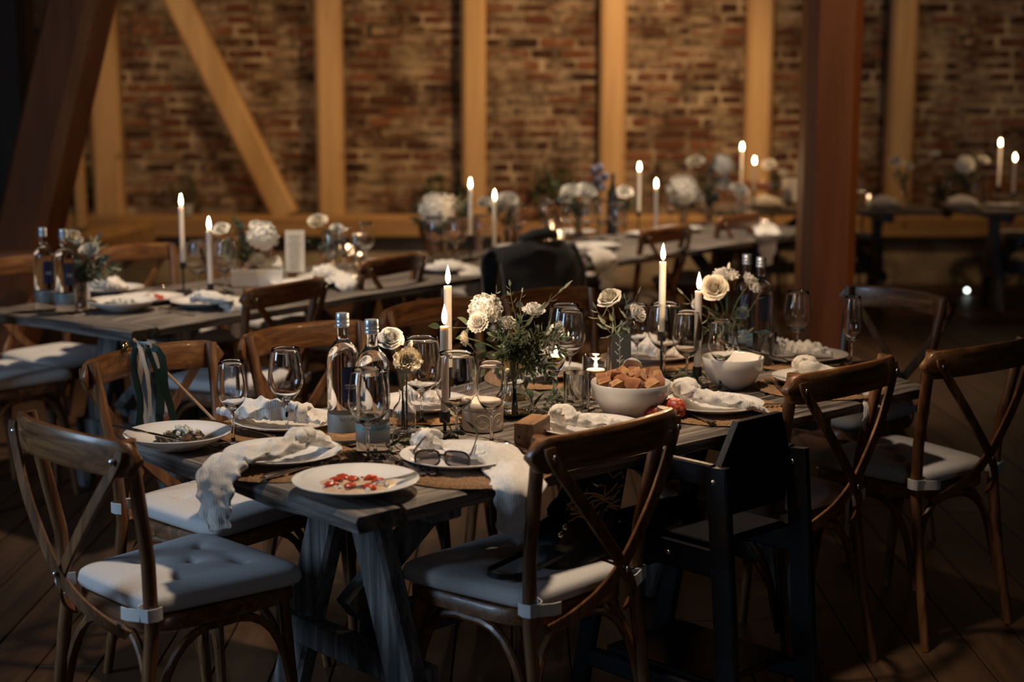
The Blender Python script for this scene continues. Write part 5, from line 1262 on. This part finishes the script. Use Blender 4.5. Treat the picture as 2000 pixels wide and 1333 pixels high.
# glasses
GLG = 'stemmed glasses on the rear tables'
for k, x, y, lb in [('balloon', 388, 575, 'balloon glass between the two left table candles'), ('balloon', 440, 571, 'balloon glass just right of the lower left table candle'), ('wine', 648, 545, 'wine glass below the single white peony'), ('wine', 672, 538, 'wine glass left of the tealights on the left table'),
                    ('small', 700, 545, 'slim glass among the tealights of the left table'), ('wine', 715, 525, 'wine glass right of the tealights of the left table'),
                    ('balloon', 850, 512, 'balloon glass under the broad hydrangea, left one'), ('balloon', 892, 514, 'balloon glass under the broad hydrangea, right one'), ('wine', 940, 505, 'wine glass between the two tapers by the brightest post'),
                    ('wine', 1012, 482, 'wine glass above the black coat'), ('balloon', 1066, 470, 'balloon glass left of the glowing tealights'), ('wine', 1108, 468, 'wine glass right of the glowing tealights'), ('wine', 1145, 470, 'wine glass below the white bunch'), ('balloon', 1175, 468, 'balloon glass below the thistles'),
                    ('wine', 1205, 474, 'wine glass left of the rear tapers'), ('small', 1062, 450, 'slim glass at the back of the rear table'), ('wine', 1095, 442, 'wine glass at the back of the rear table'), ('wine', 1310, 446, 'wine glass below the big round bloom'), ('small', 1372, 440, 'slim glass behind the chairs near the thick post'),
                    ('wine', 1440, 442, 'wine glass at the right end of the rear table'), ('small', 1458, 448, 'slim glass at the right end of the rear table')]:
    glass(k, P(x, y, TZ), lb, GLG)
for k, x, Y, lb in [('wine', 1668, 11.35, 'wine glass right of the thick post on the wall table'), ('small', 1680, 11.5, 'slim glass right of the thick post on the wall table'), ('wine', 1905, 11.4, 'wine glass near the right edge on the wall table'), ('wine', 1850, 11.5, 'wine glass on the wall table near the gap between tables')]:
    q = D(x, 400, Y); glass(k, q, lb, GLG)
# plates
GP2 = 'white plates on the left and rear tables'
def bplate(x, y, lb, Y=None, z=.78, s=1.0, me='plate'):
    p = P(x, y, z) if Y is None else D(x, 400, Y); return tag(O('plate', ME[me], None, (p.x, p.y, TZ+.001), 0, s), lb, 'plate', GP2), Vector((p.x, p.y, TZ))
o, q = bplate(238, 591, 'plate with dark food and white cheese on the left table', z=.79, me='bowlplate', s=1.05)
t = thing('salad_portion', 'dark vegetables with white cheese on the left table plate', 'food', None, q)
mb1 = MB(); 
for k in range(18):
    a = rnd.uniform(0, 6.28); r_ = .06*math.sqrt(rnd.random()); O('vegetable_piece', MB().blob((0, 0, 0), .013, 6, .5, 2, k, sq=(1.3, .8, .6)).mesh('vegetable', mt['saladdark']), t, (r_*math.cos(a), r_*math.sin(a), .022), (0, 0, a))
for k in range(14): a = rnd.uniform(0, 6.28); r_ = .05*math.sqrt(rnd.random()); mb1.blob((r_*math.cos(a), r_*math.sin(a), .036), .008, 5, .4, 2, k)
O('cheese_crumbs', mb1.mesh('cheese_crumbs', mt['feta']), t)
o, q = bplate(292, 575, 'plate with red tomato pieces on the left table', z=.79)
t = thing('leftover_food', 'tomato pieces left on a plate of the left table', 'food', None, q+Vector((0, 0, .009)))
O('sauce', MB().lathe([(0, .0025), (.05, .002), (.066, 0), (0, 0)], 24).mesh('sauce', mt['sauce']), t)
for k in range(9): a = k*.7; r_ = .03+.02*(k % 3); O('tomato_piece', MB().blob((0, 0, 0), .011, 6, .3, 2, k, sq=(1.2, 1, .5)).mesh('tomato', mt['tomato']), t, (r_*math.cos(a), r_*math.sin(a), .008))
cut('spoon', 262, 572, 336, 563, 'spoon across the tomato plate of the left table', .03, 'cutlery on the left table')
cut('fork', 330, 606, 400, 596, 'fork beside the draped napkin on the left table', .004, 'cutlery on the left table')
cut('knife', 310, 604, 380, 614, 'knife in front of the draped napkin on the left table', .004, 'cutlery on the left table')
for x, y, lb in [(400, 587, 'plate under the draped napkin on the left table'), (218, 562, 'plate with a rolled napkin behind the left table vase'), (745, 512, 'empty plate at the far end of the left table'), (640, 540, 'plate behind the first chair of the left table'),
                 (870, 522, 'plate at the far right corner of the left table'), (590, 552, 'plate right of the white bread dish'), (1165, 478, 'plate right of the black coat on the rear table'), (1330, 445, 'plate behind the tallest taper flame on the rear table'), (1465, 432, 'plate near the thick post on the rear table'), (1010, 482, 'plate above the black coat on the rear table'), (1268, 455, 'plate at the back of the rear table'), (1120, 452, 'plate beside the tealights at the back of the rear table')]:
    bplate(x, y, lb)
for x, Y, lb in [(1500, 11.25, 'plate on the wall table left of the thick post'), (1730, 11.3, 'plate on the wall table right of the thick post'), (1880, 11.3, 'plate on the wall table near the right edge'), (1960, 11.35, 'plate at the very right of the wall table'), (1640, 11.3, 'plate hidden by the thick post on the wall table')]:
    bplate(x, 0, lb, Y)
GN2 = 'gauze napkins on the left and rear tables'
napkin(NP((372, 585, .04), (395, 580, .05), (425, 585, .045), (450, 590, .03))+[D(459, 600, F2(.62, -.03).y), D(463, 622, F2(.62, -.04).y), D(466, 660, F2(.62, -.04).y)], [.06, .09, .09, .10, .10, .07, .03], [.03, .04, .03, .025, .02, .015, .008], None, 'cream napkin draped over the near edge of the left table', GN2, 11)
napkin(NP((190, 558, .04), (215, 556, .05), (245, 564, .035)), [.06, .1, .06], [.03, .05, .02], None, 'rolled napkin on the plate behind the left table vase', GN2, 12)
napkin(NP((612, 534, .04), (640, 530, .05), (662, 540, .03))+[D(676, 552, F2(1.40, -.03).y), D(686, 580, F2(1.40, -.04).y)], [.06, .1, .1, .1, .06], [.03, .04, .02, .02, .01], None, 'napkin hanging between the two near chairs of the left table', GN2, 13)
napkin(NP((850, 519, .03), (885, 518, .035), (908, 524, .02))+[D(920, 538, F2(2.12, -.03).y), D(926, 570, F2(2.12, -.04).y), D(922, 598, F2(2.12, -.04).y)], [.08, .12, .12, .10, .09, .05], [.03, .03, .02, .02, .015, .01], None, 'napkin hanging over the far right corner of the left table', GN2, 14)
napkin(NP((1120, 486, .035), (1148, 484, .04), (1165, 490, .025))+[D(1180, 505, F3(.62, -.03).y), D(1187, 530, F3(.62, -.04).y), D(1184, 565, F3(.62, -.04).y)], [.08, .12, .13, .13, .11, .06], [.03, .03, .02, .02, .015, .01], None, 'napkin hanging over the table edge right of the black coat', GN2, 15)
napkin(NP((1440, 438, .035), (1470, 434, .04), (1488, 440, .025))+[D(1498, 452, F3(2.15, -.03).y), D(1500, 480, F3(2.15, -.04).y), D(1496, 518, F3(2.15, -.04).y)], [.08, .13, .14, .14, .11, .05], [.03, .03, .02, .02, .015, .01], None, 'napkin hanging over the table edge just left of the thick post', GN2, 16)
for x, Y, lb, sd in [(1725, 11.35, 'folded napkin on the wall table right of the thick post', 17), (1880, 11.35, 'folded napkin on the wall table near the right edge', 18), (1498, 11.3, 'folded napkin on the wall table left of the menu card', 19)]:
    q = D(x, 400, Y); napkin([(q.x-.10, q.y, TZ+.04), (q.x, q.y+.01, TZ+.055), (q.x+.10, q.y, TZ+.035)], [.07, .1, .06], [.03, .05, .02], None, lb, GN2, sd)
# white bread dish and its content
q = P(500, 561, TZ); ang = F2.ang-R(48)
t = thing('bread_dish', 'white rectangular dish with a napkin and pinkish bread on the left table', 'dish', None, (q.x, q.y+.05, TZ), R(6))
mb = MB(); Lx, Ly, Hh = .108, .060, .075; vs_ = []
for k_, z_ in ((.90, 0), (1, .006), (1.03, Hh), (.99, Hh+.001), (.96, .010)):
    vs_ += [(Lx*k_, -Ly*k_, z_), (Lx*k_, Ly*k_, z_), (-Lx*k_, Ly*k_, z_), (-Lx*k_, -Ly*k_, z_)]
mb.add(vs_, [(3, 2, 1, 0), (16, 17, 18, 19)]+[(l*4+i, l*4+(i+1) % 4, l*4+4+(i+1) % 4, l*4+4+i) for l in range(4) for i in range(4)])
O('dish', mb.mesh('dish', mt['porcelain'], True, 30), t)
for k in range(7): O('bread_slice', MB().blob((0, 0, 0), .028, 7, .25, 2, k, sq=(1.2, .8, .5)).mesh('bread_slice', mt['smokedfish']), t, (-.07+.018*k, .01*(k % 3)-.01, .05+.004*(k % 2)), (0, .3, k))
napkin([(q.x-.06, q.y+.08, TZ+.07), (q.x-.02, q.y+.08, TZ+.105), (q.x+.03, q.y+.07, TZ+.08), (q.x+.07, q.y+.06, TZ+.09), (q.x+.10, q.y+.05, TZ+.075)], [.05, .09, .08, .07, .04], [.03, .05, .04, .05, .03], None, 'napkin tucked into the white dish of the left table', GN2, 20)
def menu(q, h, w_, lb, rz=0):
    t = thing('menu_card', lb, 'card', 'menu cards', (q.x, q.y, TZ+.001), (R(-6), 0, rz))
    O('stand', MB().box((0, .012, .02), (w_*.8, .03, .04), bev=.002).mesh('stand', mt['block']), t)
    O('card', MB().box((0, -.006, .03+h/2), (w_, .0015, h)).mesh('card', mt['paper'], False), t)
    mb = MB(); 
    for k in range(15): mb.box((rnd.uniform(-.1, .1)*w_*.3, -.0072, .045+h*.85*k/15), (w_*rnd.uniform(.35, .75), .0006, h*.016))
    O('text_lines', mb.mesh('text_lines', mt['ink'], False), t, kind='stuff')
menu(P(575, 547, TZ)+Vector((0, .03, 0)), .19, .088, 'white menu card standing right of the hydrangea on the left table')
menu(D(1543, 400, 11.5), .17, .115, 'white menu card on the wall table against the thick post')
# plants and pots on the sill beam
SZ = .48+.1025
def pot_plant(x, top_y, lb, white=False, s=1.0, mat='leaf'):
    q = D(x, 400, WY-.16); hz_ = max(.05, D(x, top_y, q.y).z-SZ)
    t = thing('potted_plant', lb, 'plant', 'potted plants on the sill beam', (q.x, q.y, SZ+.001))
    O('pot', MB().lathe([(0, 0), (.05*s, 0), (.065*s, .11*s), (.060*s, .111*s), (.055*s, .10*s), (0, .10*s)], 20).mesh('pot', mt['terracotta' if white else 'black']), t)
    mb = MB(); lm = ME['lru']
    for k in range(150):
        a = rnd.uniform(0, 6.28); st = len(mb.v); z_ = rnd.uniform(.10*s, hz_); r_ = .09*s*math.sqrt(rnd.random())*(1.1-abs(z_/hz_-.5))
        mb.add([v.co for v in lm.vertices], [tuple(p_.vertices) for p_ in lm.polygons]); mb.xf(Matrix.Translation((r_*math.cos(a), r_*math.sin(a)*.6, z_)) @ Matrix.Rotation(a, 4, 'Z') @ Matrix.Rotation(rnd.uniform(-1.2, 1.2), 4, 'X') @ Matrix.Scale(2.0*s, 4), st)
    O('leaves', mb.mesh('leaves', mt[mat]), t, kind='stuff')
pot_plant(366, 340, 'dark green plant in a pale pot behind the tall left table candle', True, .8)
pot_plant(162, 300, 'tall dark plant in the corner beside the left wall posts', False, 1.0)
pot_plant(850, 345, 'dark plant on the sill left of the brightest wall post')
pot_plant(905, 365, 'low green plant on the sill at the foot of the brightest wall post')
pot_plant(1062, 335, 'dark plant on the sill between the brightest and the middle wall post')
pot_plant(1105, 330, 'second dark plant on the sill near the middle wall post')
pot_plant(1850, 340, 'dark plant on the sill behind the right wall table')
# little round glowing white blob on a black base, near the floor
q = P(1887, 566, .04)
t = thing('glow_spot', 'small round white glowing spot near the floor under the right wall table', 'lamp', None, (q.x, q.y, 0))
O('spot_base', MB().lathe([(0, 0), (.03, 0), (.03, .03), (.024, .034), (0, .034)], 16).mesh('spot_base', mt['black']), t)
O('lens', MB().blob((0, -.022, .036), .017, 8, 0).mesh('lens', mt['glowwhite']), t)
